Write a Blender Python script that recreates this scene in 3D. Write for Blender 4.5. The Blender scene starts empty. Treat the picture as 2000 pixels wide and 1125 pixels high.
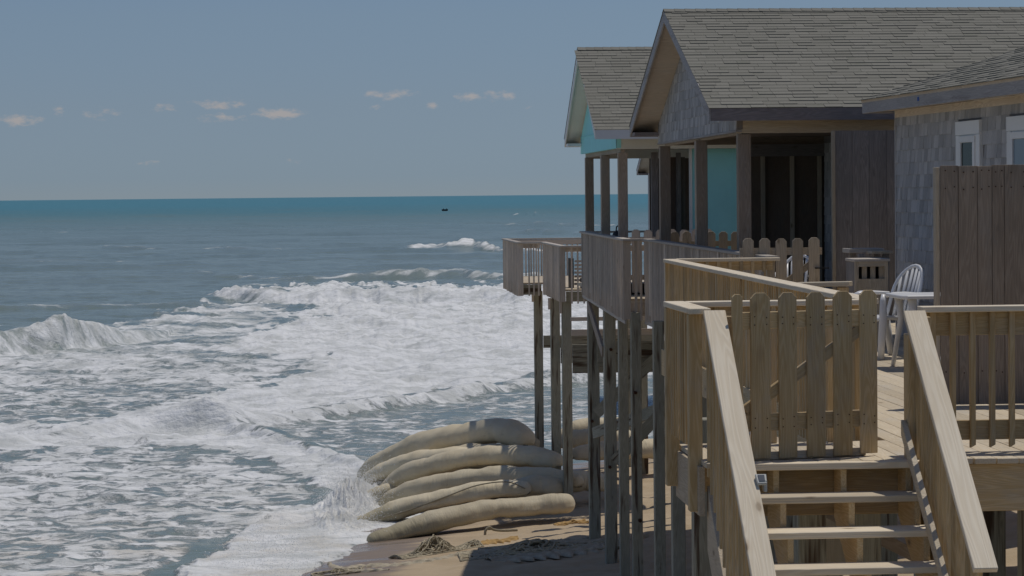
import bpy, math, random
import numpy as np
from mathutils import Vector, Matrix
random.seed(7); rng = np.random.default_rng(7)
S = bpy.context.scene
EYE = 7.3                                   # camera height above still water (z = 0)

# ------------------------------------------------------------------ camera
cam_d = bpy.data.cameras.new("camera"); cam = bpy.data.objects.new("camera", cam_d)
S.collection.objects.link(cam); S.camera = cam
cam_d.sensor_width = 36; cam_d.lens = 90; cam_d.clip_start = 0.5; cam_d.clip_end = 90000
_f = Vector((0.06978317, 0.99690238, -0.03627611)); _r = Vector((0.99747997, -0.07019814, -0.01029267)); _u = Vector((0.01280731, 0.03546644, 0.9992888))
cam.matrix_world = Matrix(((_r.x, _u.x, -_f.x, 0), (_r.y, _u.y, -_f.y, 0), (_r.z, _u.z, -_f.z, EYE), (0, 0, 0, 1)))
# ------------------------------------------------------------------ light
SUN = Vector((0.25, 0.20, 1.0)).normalized()
EXPOSURE = -0.55
SKY_STRENGTH = 0.12
sun_d = bpy.data.lights.new("sun", 'SUN'); sun_d.energy = 3.1; sun_d.angle = math.radians(0.53); sun_d.color = (1.0, 0.95, 0.87)
sun = bpy.data.objects.new("sun", sun_d); S.collection.objects.link(sun)
sun.rotation_euler = SUN.to_track_quat('Z', 'Y').to_euler(); sun.location = (0, 0, 60)
S.view_settings.view_transform = 'Standard'; S.view_settings.look = 'None'
S.view_settings.exposure = EXPOSURE; S.view_settings.gamma = 1; S.view_settings.use_curve_mapping = False

# ------------------------------------------------------------------ node helper
class NT:
    def __init__(s, tree): s.t = tree; s.n = tree.nodes; s.l = tree.links
    def add(s, typ, **kw):
        n = s.n.new(typ)
        for k, v in kw.items():
            if k.startswith('i_'): n.inputs[k[2:].replace('_', ' ')].default_value = v
            else: setattr(n, k, v)
        return n
    def link(s, a, b): s.l.new(a, b)
    def val(s, x, sock):
        if isinstance(x, (int, float, tuple, list)): sock.default_value = x
        else: s.l.new(x, sock)
    def math(s, op, a, b=0.0, c=None, clamp=False):
        n = s.n.new('ShaderNodeMath'); n.operation = op; n.use_clamp = clamp
        s.val(a, n.inputs[0]); s.val(b, n.inputs[1])
        if c is not None: s.val(c, n.inputs[2])
        return n.outputs[0]
    def vmath(s, op, a, b=(0, 0, 0)):
        n = s.n.new('ShaderNodeVectorMath'); n.operation = op
        s.val(a, n.inputs[0]); s.val(b, n.inputs[1]); return n.outputs[0]
    def noise(s, vec, scale, detail=3, rough=0.55, dist=0.0):
        n = s.n.new('ShaderNodeTexNoise'); s.val(vec, n.inputs['Vector'])
        n.inputs['Scale'].default_value = scale; n.inputs['Detail'].default_value = detail
        n.inputs['Roughness'].default_value = rough; n.inputs['Distortion'].default_value = dist
        return n.outputs['Fac']
    def ramp(s, fac, lo, hi, a=0.0, b=1.0, smooth=True):
        n = s.n.new('ShaderNodeMapRange'); n.interpolation_type = 'SMOOTHSTEP' if smooth else 'LINEAR'
        s.val(fac, n.inputs[0])
        for i, v in ((1, lo), (2, hi), (3, a), (4, b)): s.val(v, n.inputs[i])
        return n.outputs[0]
    def mix(s, fac, a, b, mode='MIX'):
        n = s.n.new('ShaderNodeMix'); n.data_type = 'RGBA'; n.blend_type = mode
        s.val(fac, n.inputs[0]); s.val(a if not (isinstance(a, tuple) and len(a) == 3) else a + (1,), n.inputs[6])
        s.val(b if not (isinstance(b, tuple) and len(b) == 3) else b + (1,), n.inputs[7]); return n.outputs[2]
    def bump(s, h, strength, dist=0.01):
        n = s.n.new('ShaderNodeBump'); n.inputs['Strength'].default_value = strength; n.inputs['Distance'].default_value = dist
        s.val(h, n.inputs['Height']); return n.outputs[0]

# ------------------------------------------------------------------ sky with small cumulus
world = bpy.data.worlds.new("World"); S.world = world; world.use_nodes = True
w = NT(world.node_tree); world.node_tree.nodes.clear()
out = w.add('ShaderNodeOutputWorld'); bg = w.add('ShaderNodeBackground')
sky = w.add('ShaderNodeTexSky', sky_type='NISHITA', sun_disc=False)
sky.sun_elevation = math.asin(SUN.z); sky.sun_rotation = math.atan2(SUN.x, SUN.y)
sky.altitude = 0; sky.air_density = 0.80; sky.dust_density = 0.0; sky.ozone_density = 2.0
tc = w.add('ShaderNodeTexCoord'); sep = w.add('ShaderNodeSeparateXYZ'); w.link(tc.outputs['Generated'], sep.inputs[0])
# hazy sea air: the band near the horizon is duller and greyer than the clean-air model, the same all the way round
cr = w.add('ShaderNodeValToRGB'); w.link(sep.outputs[2], cr.inputs[0]); els = cr.color_ramp.elements
HZ = [(.008, (.317, .404, .61)), (.035, (.395, .438, .572)), (.07, (.49, .507, .58)), (.26, (.80, .78, .82)), (.9, (.92, .86, .88))]
while len(els) < len(HZ): els.new(.5)
for e_, (p_, c_) in zip(els, HZ): e_.position = p_; e_.color = c_ + (1,)
tint = w.mix(1.0, sky.outputs[0], cr.outputs[0], 'MULTIPLY')
az = w.math('DIVIDE', sep.outputs[0], sep.outputs[1]); el = w.math('DIVIDE', sep.outputs[2], sep.outputs[1])
# (azimuth tangent, elevation tangent, half width, half height, strength) of each puff
CL = [(-.1195, .0306, .0105, .0024, .9), (-.0885, .0336, .0070, .0027, .4), (-.0640, .0352, .0062, .0018, .5), (-.0440, .0364, .0110, .0026, .6),
      (-.0425, .0313, .0095, .0020, .5), (-.0200, .0326, .0110, .0027, .9), (.0230, .0396, .0105, .0022, .75), (.0390, .0352, .0025, .0016, .45),
      (.0535, .0386, .0060, .0022, .7), (.0655, .0389, .0065, .0026, .75), (-.0700, .0140, .0050, .0012, .4), (-.0145, .0140, .0040, .0012, .25),
      (.0180, .0346, .0030, .0010, .25), (.0770, .0346, .0030, .0010, .25), (-.1050, .0345, .0020, .0020, .3),
      (-.19, .034, .016, .003, .8), (-.26, .038, .012, .003, .7), (.17, .036, .012, .003, .7), (.30, .034, .016, .003, .7)]
comb = w.add('ShaderNodeCombineXYZ'); w.link(az, comb.inputs[0]); w.link(w.math('MULTIPLY', el, 2.2), comb.inputs[1])
cn = w.noise(comb.outputs[0], 160, 5, 0.65)
m = None
for a0, e0, ra, re, st in CL:
    dx = w.math('DIVIDE', w.math('SUBTRACT', az, a0), ra); dy = w.math('DIVIDE', w.math('SUBTRACT', el, e0), re)
    d2 = w.math('ADD', w.math('MULTIPLY', dx, dx), w.math('MULTIPLY', dy, dy))
    c = w.math('MULTIPLY', w.math('SUBTRACT', 1.0, d2), st)
    m = c if m is None else w.math('MAXIMUM', m, c)
m = w.math('ADD', m, w.math('MULTIPLY', w.math('SUBTRACT', cn, 0.52), 3.2))
cm = w.math('MULTIPLY', w.ramp(m, -0.05, 1.05), 0.85)
cm = w.math('MULTIPLY', cm, w.ramp(sep.outputs[1], 0.1, 0.3))
lum = w.vmath('MULTIPLY', tint, (1.85, 1.30, 1.02))
w.link(w.mix(cm, tint, lum), bg.inputs[0]); bg.inputs[1].default_value = SKY_STRENGTH
w.link(bg.outputs[0], out.inputs[0])

# ------------------------------------------------------------------ materials
MATS = {}
def newmat(name):
    m = bpy.data.materials.new(name); m.use_nodes = True; t = NT(m.node_tree); t.n.clear()
    o = t.add('ShaderNodeOutputMaterial'); b = t.add('ShaderNodeBsdfPrincipled'); t.link(b.outputs[0], o.inputs[0])
    MATS[name] = m; return m, t, b
def wood(name, c_lo, c_hi, ring=0.5, knots=0.5, stain=0.0, fiber=0.25, rough=0.75, grey=0.34, scale=1.0, nails=0.0):
    m, t, b = newmat(name)
    at = t.add('ShaderNodeAttribute', attribute_name='gr'); v = at.outputs['Vector']
    tn = t.add('ShaderNodeAttribute', attribute_name='tone').outputs['Fac']
    v1 = t.vmath('MULTIPLY', v, (.75 * scale, 11 * scale, 11 * scale))
    n1 = t.noise(v1, 1.0, 2, 0.45, 0.25)
    rings = t.math('PINGPONG', t.math('MULTIPLY', n1, 17.0), 0.5)
    rings = t.ramp(rings, 0.08, 0.5)
    fib = t.noise(t.vmath('MULTIPLY', v, (7, 260, 260)), 1.0, 3, 0.6)
    wide = t.noise(t.vmath('MULTIPLY', v, (0.9, 2.5, 2.5)), 1.0, 3, 0.6)
    f = t.math('ADD', t.math('MULTIPLY', rings, ring), t.math('MULTIPLY', fib, fiber * 2))
    f = t.math('ADD', f, t.math('MULTIPLY', t.math('SUBTRACT', wide, 0.5), 0.9))
    f = t.math('SUBTRACT', f, 0.12, clamp=True)
    col = t.mix(f, c_lo + (1,), c_hi + (1,))
    vo = t.add('ShaderNodeTexVoronoi', feature='F1'); t.link(t.vmath('MULTIPLY', v, (2.4, 5.5, 5.5)), vo.inputs['Vector']); vo.inputs['Scale'].default_value = 1.0
    vo.inputs['Randomness'].default_value = 1.0
    if knots > 0:
        k = t.ramp(vo.outputs['Distance'], 0.05, 0.13, 1.0, 0.0)
        pick = t.ramp(vo.outputs['Color'], 0.5, 0.55)
        halo = t.math('MULTIPLY', t.math('MULTIPLY', t.ramp(vo.outputs['Distance'], .10, .24, .35, 0), pick), knots)
        col = t.mix(halo, col, (c_lo[0] * .6, c_lo[1] * .5, c_lo[2] * .4, 1))
        k = t.math('MULTIPLY', t.math('MULTIPLY', k, pick), knots)
        col = t.mix(k, col, (c_lo[0] * .33, c_lo[1] * .27, c_lo[2] * .22, 1))
    if stain > 0:
        sn = t.noise(t.vmath('MULTIPLY', v, (0.7, 9, 9)), 1.0, 3, 0.6)
        sm = t.math('MULTIPLY', t.ramp(sn, 0.54, 0.66), stain)
        col = t.mix(sm, col, (0.075, 0.038, 0.02, 1))
    gw_ = t.noise(t.vmath('MULTIPLY', v, (1.6, 3, 3)), 1.0, 5, .7); gm_ = sum(c_lo) / 3 * 1.15
    col = t.mix(t.math('MULTIPLY', t.ramp(gw_, .48, .72), grey), col, (gm_, gm_ * .98, gm_ * .93, 1))
    tone = t.math('ADD', t.math('MULTIPLY', tn, 0.42), 0.79)
    col = t.vmath('MULTIPLY', col, t_comb(t, tone))
    t.link(col, b.inputs['Base Color']); b.inputs['Roughness'].default_value = rough
    b.inputs['Specular IOR Level'].default_value = 0.25
    t.link(t.bump(t.math('ADD', fib, rings), 0.35, 0.003), b.inputs['Normal'])
    return m
def t_comb(t, x):
    c = t.add('ShaderNodeCombineXYZ')
    for i in range(3): t.link(x, c.inputs[i])
    return c.outputs[0]
def plain(name, col, rough=0.6, var=0.12, scale=3.0, spec=0.4, bump=0.1, metal=0.0):
    m, t, b = newmat(name)
    at = t.add('ShaderNodeAttribute', attribute_name='gr'); v = at.outputs['Vector']
    tn = t.add('ShaderNodeAttribute', attribute_name='tone').outputs['Fac']
    n = t.noise(v, scale, 5, 0.65)
    k = t.math('ADD', t.math('MULTIPLY', t.math('SUBTRACT', n, 0.5), var * 4), t.math('ADD', t.math('MULTIPLY', tn, var * 2), 1 - var))
    t.link(t.vmath('MULTIPLY', col, t_comb(t, k)), b.inputs['Base Color'])
    b.inputs['Roughness'].default_value = rough; b.inputs['Specular IOR Level'].default_value = spec; b.inputs['Metallic'].default_value = metal
    if bump: t.link(t.bump(t.noise(v, scale * 14, 4, 0.6), bump, 0.01), b.inputs['Normal'])
    return m
NEW = wood('new_pine', (.46, .325, .16), (.66, .525, .325), ring=.42, knots=.8, fiber=.25)  # browner than the cap pine; yellow bounce in shade is put into this colour
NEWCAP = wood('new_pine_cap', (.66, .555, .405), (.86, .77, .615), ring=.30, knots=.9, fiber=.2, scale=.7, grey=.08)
DECKW = wood('deck_board_pine', (.56, .46, .32), (.74, .65, .50), ring=.35, knots=.6, fiber=.25)
MID = wood('silvering_pine', (.40, .325, .23), (.60, .51, .385), ring=.4, knots=.6, fiber=.3)
WEA = wood('weathered_board', (.49, .41, .33), (.72, .635, .54), ring=.3, knots=.35, fiber=.45, stain=.25, rough=.85)
CAPW = wood('weathered_cap', (.42, .37, .315), (.62, .56, .49), ring=.3, knots=.3, fiber=.4, rough=.85)
POST = wood('porch_post_wood', (.30, .235, .175), (.50, .41, .325), ring=.4, knots=.6, fiber=.4, rough=.8)
PILE = wood('salt_treated_piling', (.25, .24, .18), (.48, .455, .36), ring=.35, knots=.4, stain=.9, fiber=.45, rough=.85)
FEN = wood('privacy_fence_wood', (.235, .185, .14), (.365, .295, .23), ring=.5, knots=.3, fiber=.35, rough=.8)
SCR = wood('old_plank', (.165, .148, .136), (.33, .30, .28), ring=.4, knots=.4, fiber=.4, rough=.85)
FASB = wood('old_fascia', (.20, .165, .155), (.36, .31, .29), ring=.4, knots=.3, fiber=.45, rough=.85)
FASC = wood('silver_fascia', (.36, .335, .32), (.58, .55, .53), ring=.4, knots=.6, fiber=.4, rough=.85, stain=.2)
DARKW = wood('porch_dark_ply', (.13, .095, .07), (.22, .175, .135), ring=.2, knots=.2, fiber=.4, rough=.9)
PANEL = wood('brown_panel', (.18, .14, .11), (.29, .235, .19), ring=.3, knots=.2, fiber=.4)
SOF = wood('soffit_ply', (.54, .445, .34), (.74, .64, .52), ring=.5, knots=.2, fiber=.3, rough=.85)
SHW = wood('cedar_shingle', (.31, .30, .29), (.55, .53, .515), ring=.1, knots=0, fiber=.75, rough=.9, scale=3)
def shingle_mat():
    m, t, b = newmat('asphalt_shingle')
    v = t.add('ShaderNodeAttribute', attribute_name='gr').outputs['Vector']
    tn = t.add('ShaderNodeAttribute', attribute_name='tone').outputs['Fac']
    g = t.noise(v, 90, 3, 0.7); n = t.noise(v, 1.3, 4, 0.6)
    col = t.mix(tn, (.225, .215, .18), (.26, .248, .21)); col = t.mix(t.ramp(g, .3, .7), t.vmath('MULTIPLY', col, (.8, .8, .8)), col)
    col = t.mix(t.math('MULTIPLY', t.ramp(n, .55, .75), .35), col, (.13, .14, .10))
    t.link(col, b.inputs['Base Color']); b.inputs['Roughness'].default_value = .95; b.inputs['Specular IOR Level'].default_value = .2
    t.link(t.bump(g, .4, .004), b.inputs['Normal']); return m
ROOFM = shingle_mat()
WHITE = plain('white_paint', (.86, .85, .82), .6, .06, 2)
CREAM = plain('cream_paint', (.80, .77, .68), .7, .06, 2)
TURQ = plain('turquoise_paint', (.35, .78, .79), .75, .06, 2)
PLAST = plain('white_plastic', (.72, .72, .72), .35, .04, 2, spec=.5, bump=0)
PLASTG = plain('pale_sack', (.50, .52, .52), .7, .12, 3)
SEAM_ = plain('stitched_seam', (.26, .21, .13), .9, .2, 8)
BLACK = plain('black_metal', (.02, .02, .022), .5, .1, 4)
STEEL = plain('galvanised_steel', (.30, .29, .28), .5, .2, 10, metal=.6)
RUST = plain('rusty_bolt', (.07, .03, .015), .9, .3, 20)
PV = plain('solar_cell', (.05, .065, .09), .6, .05, 5, spec=.2, bump=0)
LAMPC = plain('aged_white_plastic', (.50, .50, .46), .6, .05, 4, bump=0)
BLUEM = plain('blue_tape', (.03, .09, .32), .6, .05, 5)
ROPE = plain('rope_fibre', (.42, .36, .25), .9, .3, 30, bump=.6)
CLOTHT = plain('torn_geotextile', (.44, .38, .28), .85, .3, 6, bump=.4)
CLOTHO = plain('orange_stained_cloth', (.46, .29, .11), .85, .25, 8, bump=.4)
PLY = wood('pale_plywood', (.55, .47, .33), (.68, .60, .45), ring=.35, knots=.2, fiber=.3)
def glassmat(name, col, rough=.06):
    m, t, b = newmat(name); b.inputs['Base Color'].default_value = col + (1,); b.inputs['Roughness'].default_value = rough
    b.inputs['Specular IOR Level'].default_value = .12; return m
GLASS = glassmat('dark_window_glass', (.012, .03, .03)); GLASS2 = glassmat('curtained_window_glass', (.22, .28, .33), .12)
def bagmat():
    m, t, b = newmat('geotextile_bag')
    v = t.add('ShaderNodeAttribute', attribute_name='gr').outputs['Vector']
    tn = t.add('ShaderNodeAttribute', attribute_name='tone').outputs['Fac']
    n = t.noise(v, 1.6, 5, .6); fine = t.noise(v, 120, 2, .6)
    col = t.mix(n, (.53, .435, .28), (.72, .635, .465))
    geo = t.add('ShaderNodeNewGeometry'); sp = t.add('ShaderNodeSeparateXYZ'); t.link(geo.outputs['Position'], sp.inputs[0])
    wet = t.ramp(t.math('ADD', sp.outputs[2], t.math('MULTIPLY', n, .35)), .42, .75, .45, 0)      # soaked, algae-green hem
    col = t.mix(wet, col, (.20, .18, .09))
    dirt = t.noise(t.vmath('MULTIPLY', v, (3, 10, 10)), 1, 4, .7)
    col = t.mix(t.math('MULTIPLY', t.ramp(dirt, .55, .75), .3), col, (.27, .22, .15))
    col = t.vmath('MULTIPLY', col, t_comb(t, t.math('ADD', t.math('MULTIPLY', tn, .3), .85)))
    t.link(col, b.inputs['Base Color']); b.inputs['Roughness'].default_value = .62; b.inputs['Specular IOR Level'].default_value = .3
    wr = t.noise(t.vmath('MULTIPLY', v, (13, 2.4, 2.4)), 1, 4, .6, .6)
    t.link(t.bump(t.math('ADD', t.math('MULTIPLY', wr, 1.0), t.math('MULTIPLY', fine, .1)), .5, .04), b.inputs['Normal']); return m
BAG = bagmat()

# ------------------------------------------------------------------ mesh helpers
C = S.collection
V3 = lambda *a: Vector(a)
def wl(o):
    p = Vector((0, 0, 0))
    while o is not None: p += o.location; o = o.parent
    return p
class MB:
    def __init__(s): s.v = []; s.f = []; s.g = []; s.t = []
    def _fin(s, n, off, tone):
        tone = random.random() if tone is None else tone
        s.t += [tone] * n
    def hexa(s, pts, gl, tone=None):            # 8 corners: bottom ring 0-3, top ring 4-7
        b = len(s.v); off = Vector((random.uniform(0, 60), random.uniform(0, 60), random.uniform(0, 60)))
        s.v += [tuple(p) for p in pts]; s.g += [tuple(Vector(g) + off) for g in gl]
        s.f += [tuple(b + i for i in q) for q in ((3, 2, 1, 0), (4, 5, 6, 7), (0, 1, 5, 4), (1, 2, 6, 5), (2, 3, 7, 6), (3, 0, 4, 7))]
        s._fin(8, off, tone); return s
    def beam(s, p0, p1, side, W, T, tone=None):
        p0 = Vector(p0); p1 = Vector(p1); ax = p1 - p0; L = ax.length; ax.normalize()
        sd = Vector(side); sd = (sd - ax * sd.dot(ax)).normalized(); n = ax.cross(sd)
        pts = []; gl = []
        for l in (0, L):
            for a, c in ((-1, -1), (1, -1), (1, 1), (-1, 1)):
                pts.append((p0 + ax * l) + sd * (a * W / 2) + n * (c * T / 2)); gl.append((l, a * W / 2, c * T / 2))
        return s.hexa(pts, gl, tone)
    def box(s, x0, x1, y0, y1, z0, z1, tone=None):   # grain along the longest side
        d = (x1 - x0, y1 - y0, z1 - z0); k = max(range(3), key=lambda i: d[i]); c = ((x0 + x1) / 2, (y0 + y1) / 2, (z0 + z1) / 2)
        a = list(c); b = list(c); a[k] -= d[k] / 2; b[k] += d[k] / 2
        sd = [0, 0, 0]; o = [i for i in range(3) if i != k]; sd[o[0]] = 1
        return s.beam(a, b, sd, d[o[0]], d[o[1]], tone)
    def prism(s, outline, o, U, W_, N, th, tone=None, grain='v'):
        b = len(s.v); off = Vector([random.uniform(0, 60) for _ in range(3)]); n = len(outline)
        o = Vector(o); U = Vector(U); W_ = Vector(W_); N = Vector(N)
        for k in (0, th):
            for (u, v) in outline:
                s.v.append(tuple(o + U * u + W_ * v + N * k)); s.g.append(tuple((Vector((v, u, k)) if grain == 'v' else Vector((u, v, k))) + off))
        s.f.append(tuple(b + i for i in reversed(range(n)))); s.f.append(tuple(b + n + i for i in range(n)))
        for i in range(n):
            j = (i + 1) % n; s.f.append((b + i, b + j, b + n + j, b + n + i))
        s._fin(2 * n, off, tone); return s
    def tube(s, path, rad, seg=8, flat=1.0, up=(0, 0, 1), tone=None, caps=True):
        b = len(s.v); off = Vector([random.uniform(0, 60) for _ in range(3)]); P = [Vector(p) for p in path]; n = len(P); L = 0
        upv = Vector(up)
        for i, p in enumerate(P):
            t_ = (P[min(i + 1, n - 1)] - P[max(i - 1, 0)]).normalized()
            sd = t_.cross(upv)
            if sd.length < 1e-4: sd = t_.cross(Vector((1, 0, 0)))
            sd.normalize(); uu = sd.cross(t_)
            r = rad[i] if isinstance(rad, (list, tuple)) else rad
            if i: L += (P[i] - P[i - 1]).length
            for k in range(seg):
                a = 2 * math.pi * k / seg
                s.v.append(tuple(p + sd * (math.cos(a) * r) + uu * (math.sin(a) * r * flat)))
                s.g.append(tuple(Vector((L, math.cos(a) * r, math.sin(a) * r)) + off))
        for i in range(n - 1):
            for k in range(seg):
                k2 = (k + 1) % seg; s.f.append((b + i * seg + k, b + i * seg + k2, b + (i + 1) * seg + k2, b + (i + 1) * seg + k))
        if caps:
            s.f.append(tuple(b + k for k in reversed(range(seg)))); s.f.append(tuple(b + (n - 1) * seg + k for k in range(seg)))
        s._fin(n * seg, off, tone); return s
    def build(s, name, mat, parent=None, bev=0.0, smooth=False, world=True):
        v = np.array(s.v, float); c = (v.min(0) + v.max(0)) / 2
        me = bpy.data.meshes.new(name); me.from_pydata([tuple(x) for x in (v - c)], [], s.f)
        a = me.attributes.new('gr', 'FLOAT_VECTOR', 'POINT'); a.data.foreach_set('vector', np.array(s.g, np.float32).ravel())
        a = me.attributes.new('tone', 'FLOAT', 'POINT'); a.data.foreach_set('value', np.array(s.t, np.float32))
        me.materials.append(mat)
        if smooth: me.polygons.foreach_set('use_smooth', [True] * len(me.polygons))
        o = bpy.data.objects.new(name, me); C.objects.link(o)
        if parent is not None:
            o.parent = parent
            base = wl(parent) if world else (parent.location if parent.parent is not None else Vector((0, 0, 0)))
            o.location = Vector(c) - base
        else: o.location = c
        if bev:
            md = o.modifiers.new('edge', 'BEVEL'); md.width = bev; md.segments = 1; md.limit_method = 'ANGLE'
        return o
def thing(name, label, cat, loc=(0, 0, 0), rotz=0, group=None):
    o = bpy.data.objects.new(name, None); C.objects.link(o); o.location = loc; o.rotation_euler = (0, 0, rotz)
    o.empty_display_size = .2; o['label'] = label; o['category'] = cat
    if group: o['group'] = group
    return o
def tag(o, label, cat, group=None):
    o['label'] = label; o['category'] = cat
    if group: o['group'] = group
    return o
def beam(name, mat, parent, p0, p1, side, W, T, bev=0.0, tone=None):
    return MB().beam(p0, p1, side, W, T, tone).build(name, mat, parent, bev)
def bx(name, mat, parent, x0, x1, y0, y1, z0, z1, bev=0.0, tone=None):
    return MB().box(x0, x1, y0, y1, z0, z1, tone).build(name, mat, parent, bev)
def Z(r): return EYE + r                    # heights written relative to eye level

# ------------------------------------------------------------------ numpy noise
def _hash(ix, iy, seed):
    h = (ix.astype(np.int64) * 374761393 + iy.astype(np.int64) * 668265263 + seed * 1442695041) & 0xffffffff
    h = ((h ^ (h >> 13)) * 1274126177) & 0xffffffff
    return ((h ^ (h >> 16)) & 0xffff) / 65535.0
def vnoise(x, y, seed=0):
    ix = np.floor(x); iy = np.floor(y); fx = x - ix; fy = y - iy
    fx = fx * fx * fx * (fx * (fx * 6 - 15) + 10); fy = fy * fy * fy * (fy * (fy * 6 - 15) + 10)
    a = _hash(ix, iy, seed); b = _hash(ix + 1, iy, seed); c = _hash(ix, iy + 1, seed); d = _hash(ix + 1, iy + 1, seed)
    return (a + (b - a) * fx) * (1 - fy) + (c + (d - c) * fx) * fy
def fbm(x, y, octv=4, seed=0, gain=.5):
    s = 0; a = 1; t = 0
    for i in range(octv):
        s = s + a * vnoise(x * 2 ** i + 17.3 * i, y * 2 ** i - 9.1 * i, seed + i); t += a; a *= gain
    return s / t
def grid_object(name, X, Y, Zc, mat, attrs=None):
    r, c = X.shape; me = bpy.data.meshes.new(name)
    v = np.stack([X, Y, Zc], -1).reshape(-1, 3).astype(np.float32)
    idx = np.arange(r * c).reshape(r, c)
    q = np.stack([idx[:-1, :-1], idx[:-1, 1:], idx[1:, 1:], idx[1:, :-1]], -1).reshape(-1, 4)
    me.vertices.add(len(v)); me.vertices.foreach_set('co', v.ravel())
    me.loops.add(q.size); me.loops.foreach_set('vertex_index', q.ravel().astype(np.int32))
    me.polygons.add(len(q)); me.polygons.foreach_set('loop_start', np.arange(0, q.size, 4, dtype=np.int32))
    me.polygons.foreach_set('loop_total', np.full(len(q), 4, np.int32)); me.update(calc_edges=True); me.validate()
    me.polygons.foreach_set('use_smooth', np.ones(len(q), bool))
    for k, a in (attrs or {}).items():
        at = me.attributes.new(k, 'FLOAT', 'POINT'); at.data.foreach_set('value', a.astype(np.float32).ravel())
    me.materials.append(mat); o = bpy.data.objects.new(name, me); C.objects.link(o); return o

# ================================================================== SETTING
# ---- beach
def shore_x(Y): return -0.9 + 0.18 * (Y - 49) + .10 * np.clip(Y - 51.5, 0, 9) + .5 * np.clip(Y - 63, 0, 200)
def sand_h(X, Y):
    d = X - shore_x(Y)
    h = 0.0 + .07 * np.clip(d, -60, 9) + .10 * np.clip(d - 9, 0, 8) + .05 * np.clip(d - 17, 0, 60)
    h = np.where(d < 0, h * 1.2, h)
    pile = np.exp(-((Y - 60.2 + (X - 3.5) * .9) / 1.7) ** 2) * np.clip((X - 1.8) / 1.2, 0, 1) * np.clip((5.6 - X) / 1.2, 0, 1)
    h = h + .5 * pile
    # land rises towards the camera end of the beach (dune foot)
    h = h + 1.6 * np.clip((30 - Y) / 16, 0, 1) * np.clip((X - 3) / 5, 0, 1)
    return h
def beach():
    m, t, b = newmat('beach_sand')
    geo = t.add('ShaderNodeNewGeometry'); P = geo.outputs['Position']; sp = t.add('ShaderNodeSeparateXYZ'); t.link(P, sp.inputs[0])
    at = t.add('ShaderNodeAttribute', attribute_name='wet').outputs['Fac']
    n = t.noise(P, .9, 5, .6); g = t.noise(P, 55, 3, .7); st = t.noise(t.vmath('MULTIPLY', P, (.5, 2.2, 1)), 1.1, 5, .6)
    dry = t.mix(g, (.41, .31, .195), (.56, .445, .305)); dry = t.mix(t.ramp(n, .4, .7, 0, .5), dry, (.35, .26, .155))
    wetc = t.mix(g, (.20, .15, .11), (.275, .212, .16))
    wm = t.ramp(t.math('ADD', at, t.math('MULTIPLY', t.math('SUBTRACT', st, .5), 1.0)), .35, .65)
    t.link(t.mix(wm, dry, wetc), b.inputs['Base Color'])
    sheen = t.ramp(t.math('ADD', at, t.math('MULTIPLY', t.math('SUBTRACT', st, .5), 1.6)), .75, 1.0)
    t.link(t.math('SUBTRACT', t.math('SUBTRACT', .95, t.math('MULTIPLY', wm, .35)), t.math('MULTIPLY', sheen, .42)), b.inputs['Roughness'])
    b.inputs['Specular IOR Level'].default_value = .4
    bh = t.math('ADD', t.math('MULTIPLY', t.noise(P, 4, 4, .6), .6), t.math('MULTIPLY', g, .15))
    bb = t.add('ShaderNodeBump'); bb.inputs['Distance'].default_value = .06; t.link(bh, bb.inputs['Height'])
    t.link(t.math('SUBTRACT', .8, t.math('MULTIPLY', wm, .62)), bb.inputs['Strength']); t.link(bb.outputs[0], b.inputs['Normal'])
    xs = np.concatenate([np.arange(-14, 10, .07), np.arange(10, 60, .6)]); ys = np.concatenate([np.arange(6, 44, .35), np.arange(44, 66, .08), np.arange(66, 160, .8), np.arange(160, 900, 20)])
    X, Y = np.meshgrid(xs, ys); H = sand_h(X, Y)
    d = X - shore_x(Y)
    dry = np.clip((d - 2.2) / 2.5, 0, 1)
    H = H + (fbm(X * .8, Y * .8, 4, 3) - .5) * (.05 + .16 * dry) + (fbm(X * 4, Y * 4, 3, 8) - .5) * (.01 + .05 * dry)
    wet = np.clip(1.15 - (d + 1.2 * (fbm(X * .35, Y * .35, 3, 5) - .5)) / 3.0, 0, 1)
    o = grid_object('beach_sand', X, Y, H, m, {'wet': wet}); o['kind'] = 'structure'
beach()

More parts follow.
